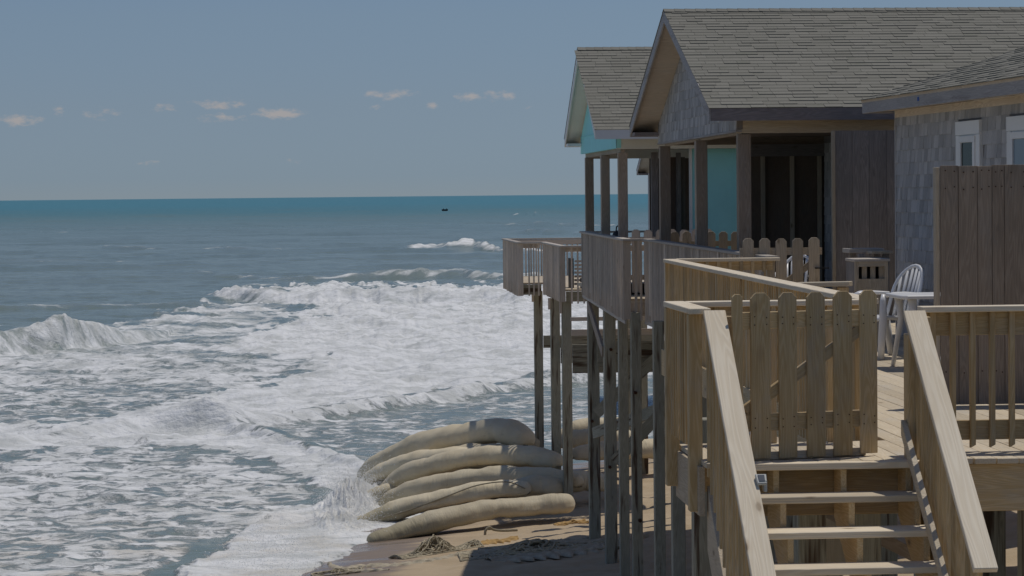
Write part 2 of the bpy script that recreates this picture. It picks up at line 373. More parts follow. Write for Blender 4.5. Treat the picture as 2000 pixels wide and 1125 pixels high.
# ---- sea
CRESTS = [  # polyline of (X, Y, height)
 ([(-22.7,121.21,1.0),(-19.15,121.14,1.2),(-15.8,122.68,1.1),(-14.5,123.98,1.35),(-13.18,125.3,1.8),(-12.47,128.11,1.4),(-11.05,132.27,.8),(-8.77,137.52,.3)],1.5,'b'),
 ([(-13.15,73.77,.25),(-11.27,75.65,.28),(-9.96,76.97,.3),(-7.89,79.04,.3),(-5.68,80.87,.4),(-4.1,81.29,.6),(-3.47,81.54,.45),(-.9,84.05,.4),(2.63,89.58,.35),(7.6,97.85,.3),(10.05,100.65,.3),(30,118,.3)],1.0,'f'),
 ([(-3.45,81.17,.35),(-1.43,76.25,.2),(-.21,71.55,.15),(.88,67.38,.12)],1.0,'f'),
 ([(-9.56,192.4,.1),(-5.51,184.37,.8),(-1.1,180.22,1),(3.92,179.47,.9),(8.83,177.0,.8),(20.64,171.46,.6),(60,160,.6)],2.2,'f'),
 ([(-17.37,250.54,.1),(-4.11,229.77,.25),(.46,230.85,.4),(5.97,230.13,.8),(11.54,230.85,.7),(15.55,222.04,.4),(26.25,217.84,.3),(60,205,.3)],2.2,'w'),
 ([(9.5,344,.1),(14.69,349.1,.7),(18.76,346.75,1.3),(22.15,334.93,.5),(39.23,325.34,.3)],3,'f'),
 ([(30.03,598.48,.3),(41.29,587.71,1.0),(65.8,545.4,.6),(120,520,.5)],4,'l'),
 ([(29.46,489.51,.2),(38.59,469.02,.8),(54.36,450.6,.4),(100,430,.4)],4,'l'),
 ([(64.04,911.02,.3),(69.78,902.44,2.0),(73.62,872.58,.3)],8,'l'),
 ([(-33.83,380.73,.3),(-10.57,356.68,.5),(-3.49,356.08,.3)],3,'l'),
 ([(-28.36,169.29,.3),(-17.19,173.56,.5),(-8.75,175.8,.3)],2,'l')]
REG = [  # foam cover: outline on the water (X, Y), density, feather
 ('B',[(-22.7,121.21),(-13.11,146.76),(-6.58,194.41),(-.35,162.38),(-3.76,144.21),(-.28,115.96),(-1.9,103.23),(-4.43,95.7),(-5.52,85.91),(-15.6,83.05),(-40,83),(-40,115)],.63,40),
 ('A',[(-6.94,205.31),(-3.87,216.2),(24.75,205.49),(60,200),(60,130),(12.57,104.57),(7.75,99.73),(2.63,89.58),(-.88,82.15),(-3.45,81.17),(-5.52,85.91),(-4.43,95.7),(-1.9,103.23),(-.28,115.96),(-5.57,121.03),(-3.76,144.21),(-.35,162.38)],.95,22),
 ('C',[(-40,82),(-15.42,82.12),(-5.52,85.91),(-3.76,88.66),(-3.45,81.17),(-1.44,77.06),(.9,68.66),(1.6,58.13),(-.19,63.44),(-1.91,71.14),(-5.36,76.16),(-13.76,73.16),(-40,73)],.92,18),
 ('D',[(-40,73),(-13.76,73.16),(-5.36,76.16),(-1.91,71.14),(-.19,63.44),(-.68,60.86),(-2.78,54.38),(-3.53,49.71),(-3.32,36.22),(-8.43,30),(-40,30)],.64,30),
 ('E',[(2.2,61.07),(-.68,60.86),(-2.3,55.98),(-3.22,49.33),(-3.32,30),(-4,20),(-1,20),(-1.0,35.95),(-.62,49.35),(.45,52.6),(1.5,56.0),(2.2,58.4)],.98,45),
 ('F',[(-3.45,81.17),(7.68,98.92),(14,105),(30,118),(30,69),(8.32,69.4),(1.17,68.61),(-1.44,77.06)],.50,7)]
def sea():
    t0, t1 = -.235, .30
    vv = np.concatenate([np.arange(1000, 250, -1.45), np.arange(250, 60, -1.0), np.arange(60, 12, -.8), np.geomspace(12, 1.2, 18)])
    Yr = 36500 / vv; T = np.concatenate([np.linspace(t0, -.14, 90)[:-1], np.linspace(-.14, .13, 640), np.linspace(.13, t1, 50)[1:]])
    Y = np.repeat(Yr[:, None], len(T), 1); X = Y * T[None, :]
    a = 5000 * X / Y; v = 36500 / Y
    H = np.zeros_like(X); F = np.zeros_like(X)
    # background swell, aligned with the breaker lines
    warp = fbm(X / 40, Y / 40, 3, 2) * 22
    amp = np.clip((Y - 85) / 200, .05, 1)
    H += amp * .22 * np.sin((Y + .12 * X + warp) / 6.2) + amp * .18 * np.sin((Y - .2 * X + warp * 1.6) / 3.6 + 1.3)
    H += np.clip(Y / 120, .25, 1.6) * .30 * (fbm(X / 3.5, Y / 2.4, 4, 11) - .5)
    far = np.clip((Y - 400) / 2500, 0, 1)
    H += far * .9 * (fbm(X / 22, Y / 30, 3, 21) - .5)
    # foam regions
    px, pv = a, v
    for nm, poly, dens, fea in REG:
        P = np.array(poly, float); pa = 5000 * P[:, 0] / P[:, 1]; pb = 36500 / P[:, 1]
        ins = np.zeros(X.shape, bool); dist = np.full(X.shape, 1e9); n = len(P)
        for i in range(n):
            j = (i + 1) % n; x1, y1, x2, y2 = pa[i], pb[i], pa[j], pb[j]
            c = ((y1 > pv) != (y2 > pv)) & (px < (x2 - x1) * (pv - y1) / (y2 - y1 + 1e-12) + x1); ins ^= c
            ex, ey = x2 - x1, y2 - y1; tt = np.clip(((px - x1) * ex + (pv - y1) * ey) / (ex * ex + ey * ey + 1e-9), 0, 1)
            dist = np.minimum(dist, np.hypot(px - x1 - tt * ex, pv - y1 - tt * ey))
        sd = np.where(ins, dist, -dist) + (fbm(X * 1.2, Y * .5, 4, 30) - .5) * fea * 1.6
        k = np.clip(.5 + sd / fea, 0, 1); k = k * k * (3 - 2 * k)
        F = F * (1 - k) + dens * k
    for poly, wd, mode in CRESTS:
        P = np.array(poly, float); ordr = np.argsort(P[:, 0]); Px = P[ordr]
        yc = np.interp(X, Px[:, 0], Px[:, 1]); h = np.interp(X, Px[:, 0], Px[:, 2], left=0 if Px[0, 2] < .35 else Px[0, 2], right=0 if Px[-1, 2] < .35 else Px[-1, 2])
        out_ = np.clip(1 - np.maximum(Px[0, 0] - X, X - Px[-1, 0]) / 6, 0, 1)
        h = h * out_ * (.75 + .5 * fbm(X * .5, Y * 0 + 3.3, 3, 41))
        s_ = yc - Y + (fbm(X * .22, Y * .12, 3, 44) - .5) * wd * 2.2 + (fbm(X * 1.1, Y * .5, 3, 46) - .5) * wd * .35            # >0 on the shore side
        prof = np.where(s_ > 0, np.exp(-(s_ / (wd * .75)) ** 2), np.exp(-(s_ / (wd * 2.6)) ** 2))
        H += h * prof
        hw = np.clip(h / .3, 0, 1)
        if mode == 'l': fo = .45 * hw * np.exp(-(s_ / (wd * .8)) ** 2)
        else:
            fo = hw * np.where(s_ > 0, np.exp(-(s_ / (wd * 1.7)) ** 2), np.exp(-(s_ / (wd * .7)) ** 2)) * (.82 if mode == 'f' else .55 if mode == 'w' else .50)
        F = np.maximum(F, fo)
    F *= .78 + .52 * fbm(X / 4.5, Y / 5.5, 4, 91)
    # scattered streaks behind the breakers and lumpy surface where the foam is thick
    st = fbm(X / 9, Y / 5, 4, 51); F = np.maximum(F, np.clip((st - .62) * 2.2, 0, .42) * np.clip((330 - Y) / 150, 0, 1) * (Y > 100))
    st = fbm(X / 30, Y / 14, 4, 52); F = np.maximum(F, np.clip((st - .66) * 2.0, 0, .4) * np.clip((900 - Y) / 300, 0, 1) * (Y > 200))
    lump = (fbm(X * .55, Y * .7, 5, 61, .55) - .5) * .50 + (fbm(X * 3.5, Y * 2.4, 3, 66) - .5) * .07
    H += lump * np.clip((F - .35) * 2, 0, 1) * np.clip(Y / 75, .65, 2.2)
    ripple = (fbm(X * 1.6, Y * 1.1, 3, 71) - .5) * .07; H += ripple
    # water thins out up the beach
    d = X - shore_x(Y); nearm = Y < 160
    lim = np.clip((-d + 4) / 8, 0.12, 1); H = np.where(nearm, H * lim + .07 * np.clip((F - .6) * 4, 0, 1) * (np.abs(d) < 3), H)
    sp = np.exp(-((X - .35 - .10 * (Y - 59.5)) / .55) ** 2 - ((Y - 59.6) / 3.0) ** 2)
    rg = 1 - np.abs(2 * fbm(X * 2.2, Y * 1.6, 5, 81, .6) - 1) * 2.2
    H += sp * (.22 + .55 * np.clip(rg, 0, 1) ** 2 + .22 * (fbm(X * 7, Y * 5, 3, 84) - .5)); F = np.maximum(F, np.clip(sp * 1.6, 0, 1.0))
    m, t, b = newmat('sea_water')
    P = t.add('ShaderNodeNewGeometry').outputs['Position']; sp = t.add('ShaderNodeSeparateXYZ'); t.link(P, sp.inputs[0])
    fd = t.add('ShaderNodeAttribute', attribute_name='foam').outputs['Fac']
    # size of the foam lace grows with distance from the shore break
    yy = sp.outputs[1]
    P1 = t.vmath('MULTIPLY', P, (.55, .62, .3))
    nn = t.noise(P1, 2.3, 7, .70, .7); nf = t.noise(P1, .42, 7, .66, .5); nff = t.noise(P1, .12, 6, .62, .4)
    k1 = t.ramp(yy, 70, 170); k2 = t.ramp(yy, 220, 600)
    n = t.math('ADD', t.math('MULTIPLY', nn, t.math('SUBTRACT', 1.0, k1)), t.math('MULTIPLY', nf, k1))
    n = t.math('ADD', t.math('MULTIPLY', n, t.math('SUBTRACT', 1.0, k2)), t.math('MULTIPLY', nff, k2))
    e = t.math('SUBTRACT', t.math('ADD', t.math('MULTIPLY', t.math('SUBTRACT', n, .5), 2.1), fd), .5)
    mask = t.mix(k1, t.ramp(e, -.06, .22), t.ramp(e, -.12, .34)); mask = t.math('MULTIPLY', mask, t.ramp(fd, .02, .15))
    deep = t.ramp(yy, 100, 1500)
    wc = t.mix(deep, (.185, .23, .195), (.055, .18, .20))
    murk = t.noise(t.vmath('MULTIPLY', P, (.35, 1.0, 1)), .05, 4, .6)
    wc = t.mix(t.math('MULTIPLY', t.ramp(murk, .45, .65), .5), wc, (.135, .18, .145))
    farb = t.ramp(yy, 900, 2600); wc = t.mix(farb, wc, (.045, .19, .225))
    milk = t.math('MULTIPLY', t.ramp(fd, .1, .8), .35); wc = t.mix(milk, wc, (.36, .39, .39))
    fn = t.noise(P, 5.5, 4, .65); fl = t.noise(t.vmath('MULTIPLY', P, (.5, 1.1, .5)), 1.1, 6, .65); fc = t.mix(t.ramp(fl, .35, .62), (.60, .61, .59), (.86, .86, .85)); fc = t.mix(t.ramp(fn, .25, .55, .3, 0), fc, (.55, .56, .53))
    sandy = t.math('MULTIPLY', t.ramp(yy, 66, 52), t.ramp(t.noise(P, .5, 4, .6), .45, .65)); fc = t.mix(t.math('MULTIPLY', sandy, .45), fc, (.62, .56, .46))
    t.link(t.mix(mask, wc, fc), b.inputs['Base Color'])
    rf = t.math('ADD', .16, t.math('MULTIPLY', t.ramp(yy, 60, 1200), .22))
    t.link(t.math('ADD', rf, t.math('MULTIPLY', mask, .6)), b.inputs['Roughness']); b.inputs['IOR'].default_value = 1.33
    t.link(t.math('SUBTRACT', .5, t.math('MULTIPLY', mask, .35)), b.inputs['Specular IOR Level'])
    Pw = t.vmath('MULTIPLY', P, (.55, 1.0, 1))
    w1 = t.noise(Pw, 2.2, 5, .6); w2 = t.noise(Pw, .35, 5, .62)
    wv = t.math('ADD', t.math('MULTIPLY', w1, .10), t.math('MULTIPLY', w2, .55))
    wv = t.math('ADD', wv, t.math('MULTIPLY', t.math('MULTIPLY', t.noise(P, 3.4, 6, .7), mask), .13))
    bb = t.add('ShaderNodeBump'); bb.inputs['Distance'].default_value = 1.0; bb.inputs['Strength'].default_value = .8; t.link(wv, bb.inputs['Height'])
    t.link(bb.outputs[0], b.inputs['Normal'])
    o = grid_object('sea', X, Y, H, m, {'foam': F}); o['kind'] = 'structure'
    # the rest of the ocean, a sheet just below
    xs = np.array([-70000, -8000, -900, -200, -60, -20, -5, 60, 300, 2000, 20000, 70000.]); ys = np.array([-3000, 20, 60, 120, 400, 2000, 9000, 30000, 75000.])
    A, B = np.meshgrid(xs, ys); o = grid_object('ocean', A, B, np.full(A.shape, -.75), m, {'foam': np.zeros(A.shape)}); o['kind'] = 'structure'
    return m
SEAM = sea()
def spray_mat():
    m, t, b = newmat('white_spray'); b.inputs['Base Color'].default_value = (.84, .84, .83, 1); b.inputs['Roughness'].default_value = .6; return m
SPRAY = spray_mat()
def spray(name, n, cx, cy, cz, sx, sy, sz, r0, r1, label):
    g = rng.normal(size=(n, 3)); g[:, 2] = np.abs(g[:, 2])
    pos = np.stack([cx + g[:, 0] * sx + g[:, 2] * .3 * sx * rng.normal(size=n), cy + g[:, 1] * sy, cz + g[:, 2] * sz], -1)
    r = rng.uniform(r0, r1, n)[:, None, None]
    octa = np.array([[1, 0, 0], [-1, 0, 0], [0, 1, 0], [0, -1, 0], [0, 0, 1], [0, 0, -1.]])
    v = (pos[:, None, :] + octa[None] * r).reshape(-1, 3)
    fc = np.array([[0, 2, 4], [2, 1, 4], [1, 3, 4], [3, 0, 4], [2, 0, 5], [1, 2, 5], [3, 1, 5], [0, 3, 5]])
    f = (fc[None] + (np.arange(n) * 6)[:, None, None]).reshape(-1, 3)
    me = bpy.data.meshes.new(name); me.from_pydata(v.tolist(), [], f.tolist()); me.materials.append(SPRAY)
    o = bpy.data.objects.new(name, me); C.objects.link(o); o['kind'] = 'stuff'; o['label'] = label; o['category'] = 'spray'
spray('wave_spray', 24000, .45, 59.4, .0, .32, 1.9, .40, .003, .010, 'white splash of a wave breaking against the sandbag ends')
spray('wave_spray', 2200, -1.3, 52.5, .02, .5, 2.6, .10, .005, .013, 'low white spatter along the edge of the swash on the sand')

# ================================================================== WOOD STRUCTURES
def picket(name, mat, parent, x, y, z0, z1, wd, th=.019, bev=.002, ang=0.0, tone=None):
    c = wd * .27; h = z1 - z0
    out_ = [(-wd / 2, 0), (wd / 2, 0), (wd / 2, h - c), (wd / 2 - c, h), (-wd / 2 + c, h), (-wd / 2, h - c)]
    U = V3(math.cos(ang), math.sin(ang), 0); N = V3(-math.sin(ang), math.cos(ang), 0)
    return MB().prism(out_, (x, y, z0), U, (0, 0, 1), N, th, tone).build(name, mat, parent, bev)
def nails(parent, pts, r=.005, up=(0, -1, 0)):
    mb = MB()
    for p in pts:
        p = Vector(p); mb.tube([p, p + Vector(up) * .003], r, 6, tone=.5, up=(1, 0, .3))
    o = mb.build('nail_heads', RUST, parent); o['kind'] = 'stuff'; return o

# ---- near deck platform -------------------------------------------------------
deck = thing('wooden_deck', 'new pale pine deck at the head of the stairs with stepped seaward edge', 'deck', (5, 22, Z(-1.9)))
DZ = Z(-1.72)
x = 2.36; i = 0
while x < 8.2:
    y1 = 17.42 if x < 3.68 else (28.75 if x < 5.02 else 33.6)
    y0 = 16.14
    if x > 4.0: y0 = 16.12
    mb = MB().box(x, x + .139, y0 + random.uniform(-.004, .004), y1, DZ - .036, DZ + random.uniform(-.002, .001)); mb.build('deck_board', DECKW, deck, .003)
    x += .1445; i += 1
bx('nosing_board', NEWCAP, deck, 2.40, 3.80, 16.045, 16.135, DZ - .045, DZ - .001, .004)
bx('rim_joist', NEW, deck, 2.42, 3.74, 16.33, 16.37, DZ - .37, DZ - .04, .003)
bx('rim_joist', NEW, deck, 3.82, 8.2, 16.165, 16.205, DZ - .345, DZ - .04, .003)
bx('rim_joist', MID, deck, 2.335, 2.375, 16.30, 17.42, DZ - .36, DZ - .04, .003)
bx('rim_joist', NEW, deck, 3.70, 3.74, 17.45, 28.75, DZ - .33, DZ - .04, .003)
bx('rim_joist', NEW, deck, 2.38, 3.70, 17.38, 17.42, DZ - .33, DZ - .04)
bx('rim_joist', NEW, deck, 3.78, 5.0, 28.71, 28.75, DZ - .33, DZ - .04)
for k in range(8): bx('joist', NEW, deck, 4.4 + k * .5, 4.44 + k * .5, 16.25, 33.4, DZ - .30, DZ - .045)
for (px_, py_, w_, zb) in ((3.30, 22.75, .20, 1.0), (3.52, 22.9, .19, 1.0), (3.72, 17.75, .19, 1.6), (3.32, 17.72, .20, 1.4), (4.92, 17.7, .2, 1.8), (5.35, 17.7, .09, 1.8), (6.5, 17.7, .2, 2), (4.05, 26.5, .2, .8), (4.3, 28.5, .2, .8), (6, 23, .2, 1.5), (6, 27.5, .2, 1.2), (6.3, 32, .2, 1.)):
    bx('piling', PILE, deck, px_ - w_ / 2, px_ + w_ / 2, py_ - w_ / 2, py_ + w_ / 2, zb - .8, DZ - .3, .01)
beam('brace', PILE, deck, (2.9, 17.3, Z(-2.72)), (3.95, 24.5, Z(-2.0)), (0, 0, 1), .19, .04, .003, .6)
beam('brace', POST, deck, (4.0, 16.9, Z(-3.05)), (5.7, 16.9, Z(-2.25)), (0, 0, 1), .19, .04, .003, .3)
beam('brace', POST, deck, (3.35, 17.95, Z(-2.2)), (4.4, 17.95, Z(-2.75)), (0, 0, 1), .09, .04, .003, .5)
for (xx, yy_, zz) in ((3.05, 18.35, -2.62), (3.30, 20.0, -2.45)):
    MB().tube([(xx, yy_, Z(zz)), (xx - .03, yy_ - .02, Z(zz))], .02, 8).build('bolt', RUST, deck)
tag(MB().box(3.50, 3.90, 18.25, 18.27, Z(-2.75), Z(-2.04)).build('plywood_panel', PLY), 'pale sheet of plywood standing under the deck behind the stairs', 'panel')

# ---- railings -------------------------------------------------------------------
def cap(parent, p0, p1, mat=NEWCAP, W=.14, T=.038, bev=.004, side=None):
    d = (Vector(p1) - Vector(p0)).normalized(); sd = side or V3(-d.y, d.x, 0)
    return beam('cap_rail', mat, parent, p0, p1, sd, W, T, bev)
rl = thing('deck_railing', 'new pine railing round the small landing left of the picket gate', 'railing', (2.9, 17, DZ))
CZ = Z(-.74) - .019
cap(rl, (2.35, 16.30, CZ), (2.335, 17.47, CZ)); cap(rl, (2.412, 17.40, CZ - .001), (3.62, 17.40, CZ - .001))
bx('newel_post', NEW, rl, 2.262, 2.352, 17.33, 17.42, Z(-2.0), CZ - .021, .004)
MB().box(2.285, 2.372, 16.38, 16.47, Z(-2.06), CZ - .021).build('newel_post', NEW, rl, .004)
y = 16.56
while y < 17.3: bx('baluster', NEW, rl, 2.285, 2.322, y, y + .036, Z(-1.64), CZ - .02, .002); y += .112
x = 2.47
while x < 3.62: bx('baluster', NEW, rl, x, x + .036, 17.35, 17.385, Z(-1.95), CZ - .02, .002); x += .13
bx('top_rail', NEW, rl, 2.36, 3.62, 17.389, 17.425, CZ - .11, CZ - .021, .002)
bx('newel_post', NEW, rl, 3.60, 3.69, 17.50, 17.59, DZ - .3, CZ - .02, .004)
bx('newel_post', NEW, rl, 2.50, 2.585, 16.42, 16.505, DZ + .002, Z(-.80), .003)

rl = thing('deck_railing', 'long new pine railing running seaward side from the landing to the grey deck', 'railing', (3.75, 23, DZ))
cap(rl, (3.70, 17.52, CZ - .002), (3.81, 28.83, CZ - .002), W=.15)
for yy_ in (19.0, 20.95, 22.8, 24.75, 26.6): 
    xx = 3.66 + (yy_ - 17.5) * .0097; bx('newel_post', NEW, rl, xx, xx + .09, yy_, yy_ + .09, DZ - .3, CZ - .02, .003)
bx('newel_post', NEW, rl, 3.75, 3.84, 28.72, 28.81, DZ - .3, CZ - .02, .003)
y = 17.7
while y < 28.7:
    xx = 3.665 + (y - 17.5) * .0097
    if all(abs(y - q - .03) > .07 for q in (19.0, 20.95, 22.8, 24.75, 26.6)): bx('baluster', NEW, rl, xx, xx + .036, y, y + .036, DZ - .22, CZ - .02)
    y += .125
rl = thing('deck_railing', 'new pine cross railing between the pine deck and the grey weathered deck', 'railing', (4.4, 28.8, DZ))
cap(rl, (3.89, 28.79, CZ + .001), (5.06, 28.79, CZ + .001))
bx('top_rail', NEW, rl, 3.9, 4.98, 28.76, 28.797, CZ - .12, CZ - .02)
bx('newel_post', MID, rl, 4.93, 5.02, 28.83, 28.92, DZ - .2, CZ - .02)
x = 3.95
while x < 4.9: bx('baluster', NEW, rl, x, x + .036, 28.72, 28.755, DZ - .2, CZ - .02); x += .13
bx('latch_plate', STEEL, rl, 4.84, 4.87, 28.71, 28.718, Z(-1.0), Z(-.9))
rl = thing('deck_railing', 'short new pine railing end standing before the slatted wooden box', 'railing', (4.05, 21, DZ))
cap(rl, (3.84, 20.95, Z(-.765)), (4.24, 20.75, Z(-.755)), W=.12)
bx('newel_post', NEW, rl, 4.14, 4.225, 20.75, 20.835, DZ + .002, Z(-.785), .003); bx('board', NEW, rl, 3.88, 4.13, 20.83, 20.85, Z(-1.5), Z(-.80))

rl = thing('deck_railing', 'new pine railing right of the stairs with wide-spaced balusters in front of the plank fence', 'railing', (5, 16.6, DZ))
RY = 16.52
cap(rl, (3.83, RY, Z(-.775)), (7.6, RY, Z(-.775)))
bx('top_rail', NEW, rl, 3.86, 7.6, RY + .02, RY + .056, Z(-.95), Z(-.795), .003)
bx('bottom_rail', NEW, rl, 3.86, 7.6, RY + .02, RY + .056, Z(-1.64), Z(-1.51), .003)
x = 3.90
while x < 7.6: 
    MB().prism([(0, 0), (.036, .02), (.036, .90), (0, .90)], (x, RY - .018, Z(-1.69)), (1, 0, 0), (0, 0, 1), (0, 1, 0), .036).build('baluster', NEW, rl, .002); x += .131

# ---- stairs ----------------------------------------------------------------------
st = thing('staircase', 'open pine stairs with pale treads leading up to the picket gate', 'stairs', (3.1, 15.5, Z(-3)))
RISE, RUN, Y0 = .19, .25, 16.09
for k in range(1, 9):
    z1 = DZ - k * RISE; yb = Y0 - (k - 1) * RUN - .005
    for q in range(1):
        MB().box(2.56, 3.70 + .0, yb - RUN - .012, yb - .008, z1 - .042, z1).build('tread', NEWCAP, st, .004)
for sx in (2.80, 3.235, 3.655):
    pts = []
    N_ = 8
    pts.append((Y0 + .23, DZ - .05 - 0.0)); 
    pts.append((Y0 - .0, DZ - .05))
    for k in range(1, N_ + 1):
        pts.append((Y0 - (k - 1) * RUN - .004, DZ - k * RISE - .0425)); pts.append((Y0 - k * RUN - .004, DZ - k * RISE - .0425))
    pts.append((Y0 - N_ * RUN, DZ - N_ * RISE - .30)); pts.append((Y0 + .23, DZ - .40 + .02))
    MB().prism(pts, (sx - .019, 0, 0), (0, 1, 0), (0, 0, 1), (1, 0, 0), .038, grain='u').build('stringer', NEW, st, .003)
sl = RISE / RUN
def slope_board(name, mat, parent, X0, X1, ya, za, yb, depth):   # parallelogram following the stair pitch, depth downwards
    zb = za - (ya - yb) * sl
    return MB().prism([(ya, za), (ya, za - depth), (yb, zb - depth), (yb, zb)], (X0, 0, 0), (0, 1, 0), (0, 0, 1), (1, 0, 0), X1 - X0, grain='u').build(name, mat, parent, .003)
slope_board('stringer', MID, st, 2.395, 2.435, 16.36, DZ - .17, 14.0, .42)
slope_board('stringer', MID, st, 3.745, 3.785, 16.13, DZ - .02, 14.0, .42)

for side_, lab, X, xi in ((0, 'left', 2.43, 1), (1, 'right', 3.735, -1)):
    rl = thing('stair_railing', ('left-hand stair railing with pale sloping cap and a small solar lamp on it' if side_ == 0 else 'right-hand stair railing with pale sloping cap board beside the fence'), 'railing', (X, 15.4, Z(-2)))
    ys = 16.28 if side_ == 0 else 16.30
    zs = Z(-.745) if side_ == 0 else Z(-.765)
    ye = 14.42 if side_ == 0 else 14.50
    p0 = V3(X + .008, ys, zs - .019); p1 = V3(X + .008, ye, zs - .019 - (ys - ye) * .785)
    MB().beam(p0, p1, (1, 0, 0), .142, .038, .75).build('cap_rail', NEWCAP, rl, .004)
    y = ys - (.13 if side_ else .06)
    xb = X - .054 if side_ == 0 else X - .02
    while y > ye + .1:
        zt = zs - .045 - (ys - y) * .785
        zb = zt - .98 if side_ == 0 else zt - 1.12
        bxx = MB().box(xb, xb + .036, y - .036, y, zb, zt + .01); bxx.build('baluster', NEW, rl, .002)
        y -= (.125 if side_ == 0 else .118)
    if side_ == 1:
        bx('newel_post', NEW, rl, X - .062, X + .03, 16.18, 16.30, DZ - .03, zs - .155, .004)
        slope_board('bottom_rail', NEWCAP, rl, X - .10, X - .062, 16.22, Z(-1.47), 14.5, .10)
        bx('newel_post', NEW, rl, X + .05, X + .12, 16.31, 16.40, DZ + .002, zs - .05, .004)
    pts = []
    if side_ == 0: pts = [(2.42, 15.85, None), (2.46, 15.60, None), (2.40, 15.3, None), (2.48, 14.9, None), (2.41, 14.9, None)]
    else: pts = [(3.70, 16.22, None), (3.74, 16.2, None), (3.78, 16.22, None), (3.71, 16.0, None), (3.77, 15.2, None), (3.71, 14.75, None), (3.78, 14.73, None)]
    mb = MB()
    for (xx, yy_, _) in pts:
        zz = zs - (ys - yy_) * .785 + .001
        mb.tube([(xx, yy_, zz), (xx, yy_ , zz + .002)], .0035, 6, up=(0, 1, 0), tone=.5)
    o = mb.build('nail_heads', RUST, rl); o['kind'] = 'stuff'

# solar lamp clamped to the inner edge of the left cap
yl = 15.03; zl = Z(-.745) - (16.28 - yl) * .785
lamp = thing('solar_lamp', 'tiny white solar lamp fixed to the left stair rail cap', 'lamp', (2.53, yl, zl))
MB().prism([(-.028, -.04), (.028, -.04), (.034, .04), (-.034, .04)], (2.525, yl, zl + .012), (1, 0, 0), (0, .787, .617), (0, -.617, .787), .022).build('lamp_case', LAMPC, lamp, .004)
MB().prism([(-.018, -.026), (.018, -.026), (.02, .026), (-.02, .026)], (2.525, yl - .0145, zl + .0305), (1, 0, 0), (0, .787, .617), (0, -.617, .787), .003).build('solar_cell', PV, lamp)
MB().box(2.537, 2.556, yl - .035, yl + .03, zl - .05, zl + .02).build('bracket', LAMPC, lamp, .003)

# ---- gates -------------------------------------------------------------------------
gt = thing('picket_gate', 'large new pine picket gate with dog-eared boards and a diagonal brace at the stair head', 'gate', (3.1, 16.25, DZ))
ga = math.atan2(.26, 1.02)
def gpt(u): return 2.535 + u * math.cos(ga), 16.16 + u * math.sin(ga)
Gt = Z(-.645)
for (a_, b_, dz) in ((1424, 1446, 0), (1460, 1501, .004), (1516, 1554, 0), (1572, 1611, 0), (1626, 1666, 0), (1680, 1717, .006)):
    u0 = (a_ - 1424) / 303.5; u1 = (b_ - 1424) / 303.5; uc = (u0 + u1) / 2 / math.cos(ga) * 1.03 + .0
    px_, py_ = gpt(uc); picket('picket', NEW, gt, px_, py_, DZ + .012 + dz, Gt + dz + random.uniform(-.004, .004), (u1 - u0) * 1.0, .019, .002, ga)
for z0, z1 in ((Z(-.875), Z(-.765)), (Z(-1.53), Z(-1.42))):
    a0 = gpt(.02); a1 = gpt(1.0); n = V3(-math.sin(ga), math.cos(ga), 0) * .04
    MB().beam(V3(a0[0], a0[1], (z0 + z1) / 2) + n, V3(a1[0], a1[1], (z0 + z1) / 2) + n, (0, 0, 1), z1 - z0, .036).build('rail', NEW, gt, .003)
a0 = gpt(.03); a1 = gpt(.95); n = V3(-math.sin(ga), math.cos(ga), 0) * .05
MB().beam(V3(a0[0], a0[1], DZ + .028) + n, V3(a1[0], a1[1], DZ + .028) + n, (0, 0, 1), .05, .05).build('shade_strip', MID, gt, .003)  # strip added to stand for the dark band of shadow behind the pickets
a0 = gpt(.10); a1 = gpt(.93); n = V3(-math.sin(ga), math.cos(ga), 0) * .04
MB().beam(V3(a0[0], a0[1], Z(-1.40)) + n, V3(a1[0], a1[1], Z(-.89)) + n, (0, 0, 1), .075, .034).build('brace', NEW, gt, .003)
npt = []
for (a_, b_) in ((1460, 1501), (1516, 1554), (1572, 1611), (1626, 1666), (1680, 1717)):
    for fr in (.2, .78):
        u = ((a_ + (b_ - a_) * fr) - 1424) / 303.5 / math.cos(ga) * 1.03
        for zz in (-.80, -.85, -1.45, -1.50): p = gpt(u); npt.append((p[0] + .002, p[1] - .0005, Z(zz) + random.uniform(-.01, .01)))
nails(gt, npt, .0042)

def far_gate(lab, x0, x1, Yg, zt, zb, n, wd, mat, rails=(-.12, -.8), double=False):
    g = thing('picket_gate', lab, 'gate', ((x0 + x1) / 2, Yg, zb), group=None)
    for k in range(n):
        xc = x0 + (x1 - x0) * (k + .5) / n; picket('picket', mat, g, xc, Yg, zb, zt + random.uniform(-.008, .008), wd, .02, .002)
    for r in rails: bx('rail', mat, g, x0, x1, Yg + .024, Yg + .06, zt + r - .09, zt + r)
    return g
g2 = far_gate('brown picket gate of five boards under the shingled porch front', 5.08, 6.12, 31.7, Z(-.575), DZ + .02, 5, .138, MID)
beam('brace', MID, g2, (5.15, 31.745, Z(-1.5)), (6.05, 31.745, Z(-.85)), (0, 0, 1), .08, .03)
bx('latch', BLACK, g2, 6.02, 6.2, 31.67, 31.69, Z(-.96), Z(-.945))
far_gate('small golden picket fence between the shingled porch and the turquoise house', 5.70, 6.95, 43.2, Z(-.655), Z(-1.75), 6, .15, MID, (-.16, -.8))
far_gate('grey picket fence on the far side of the porch, below the turquoise house posts', 5.25, 6.75, 45.0, Z(-.635), Z(-1.75), 7, .15, WEA, (-.13, -.8))

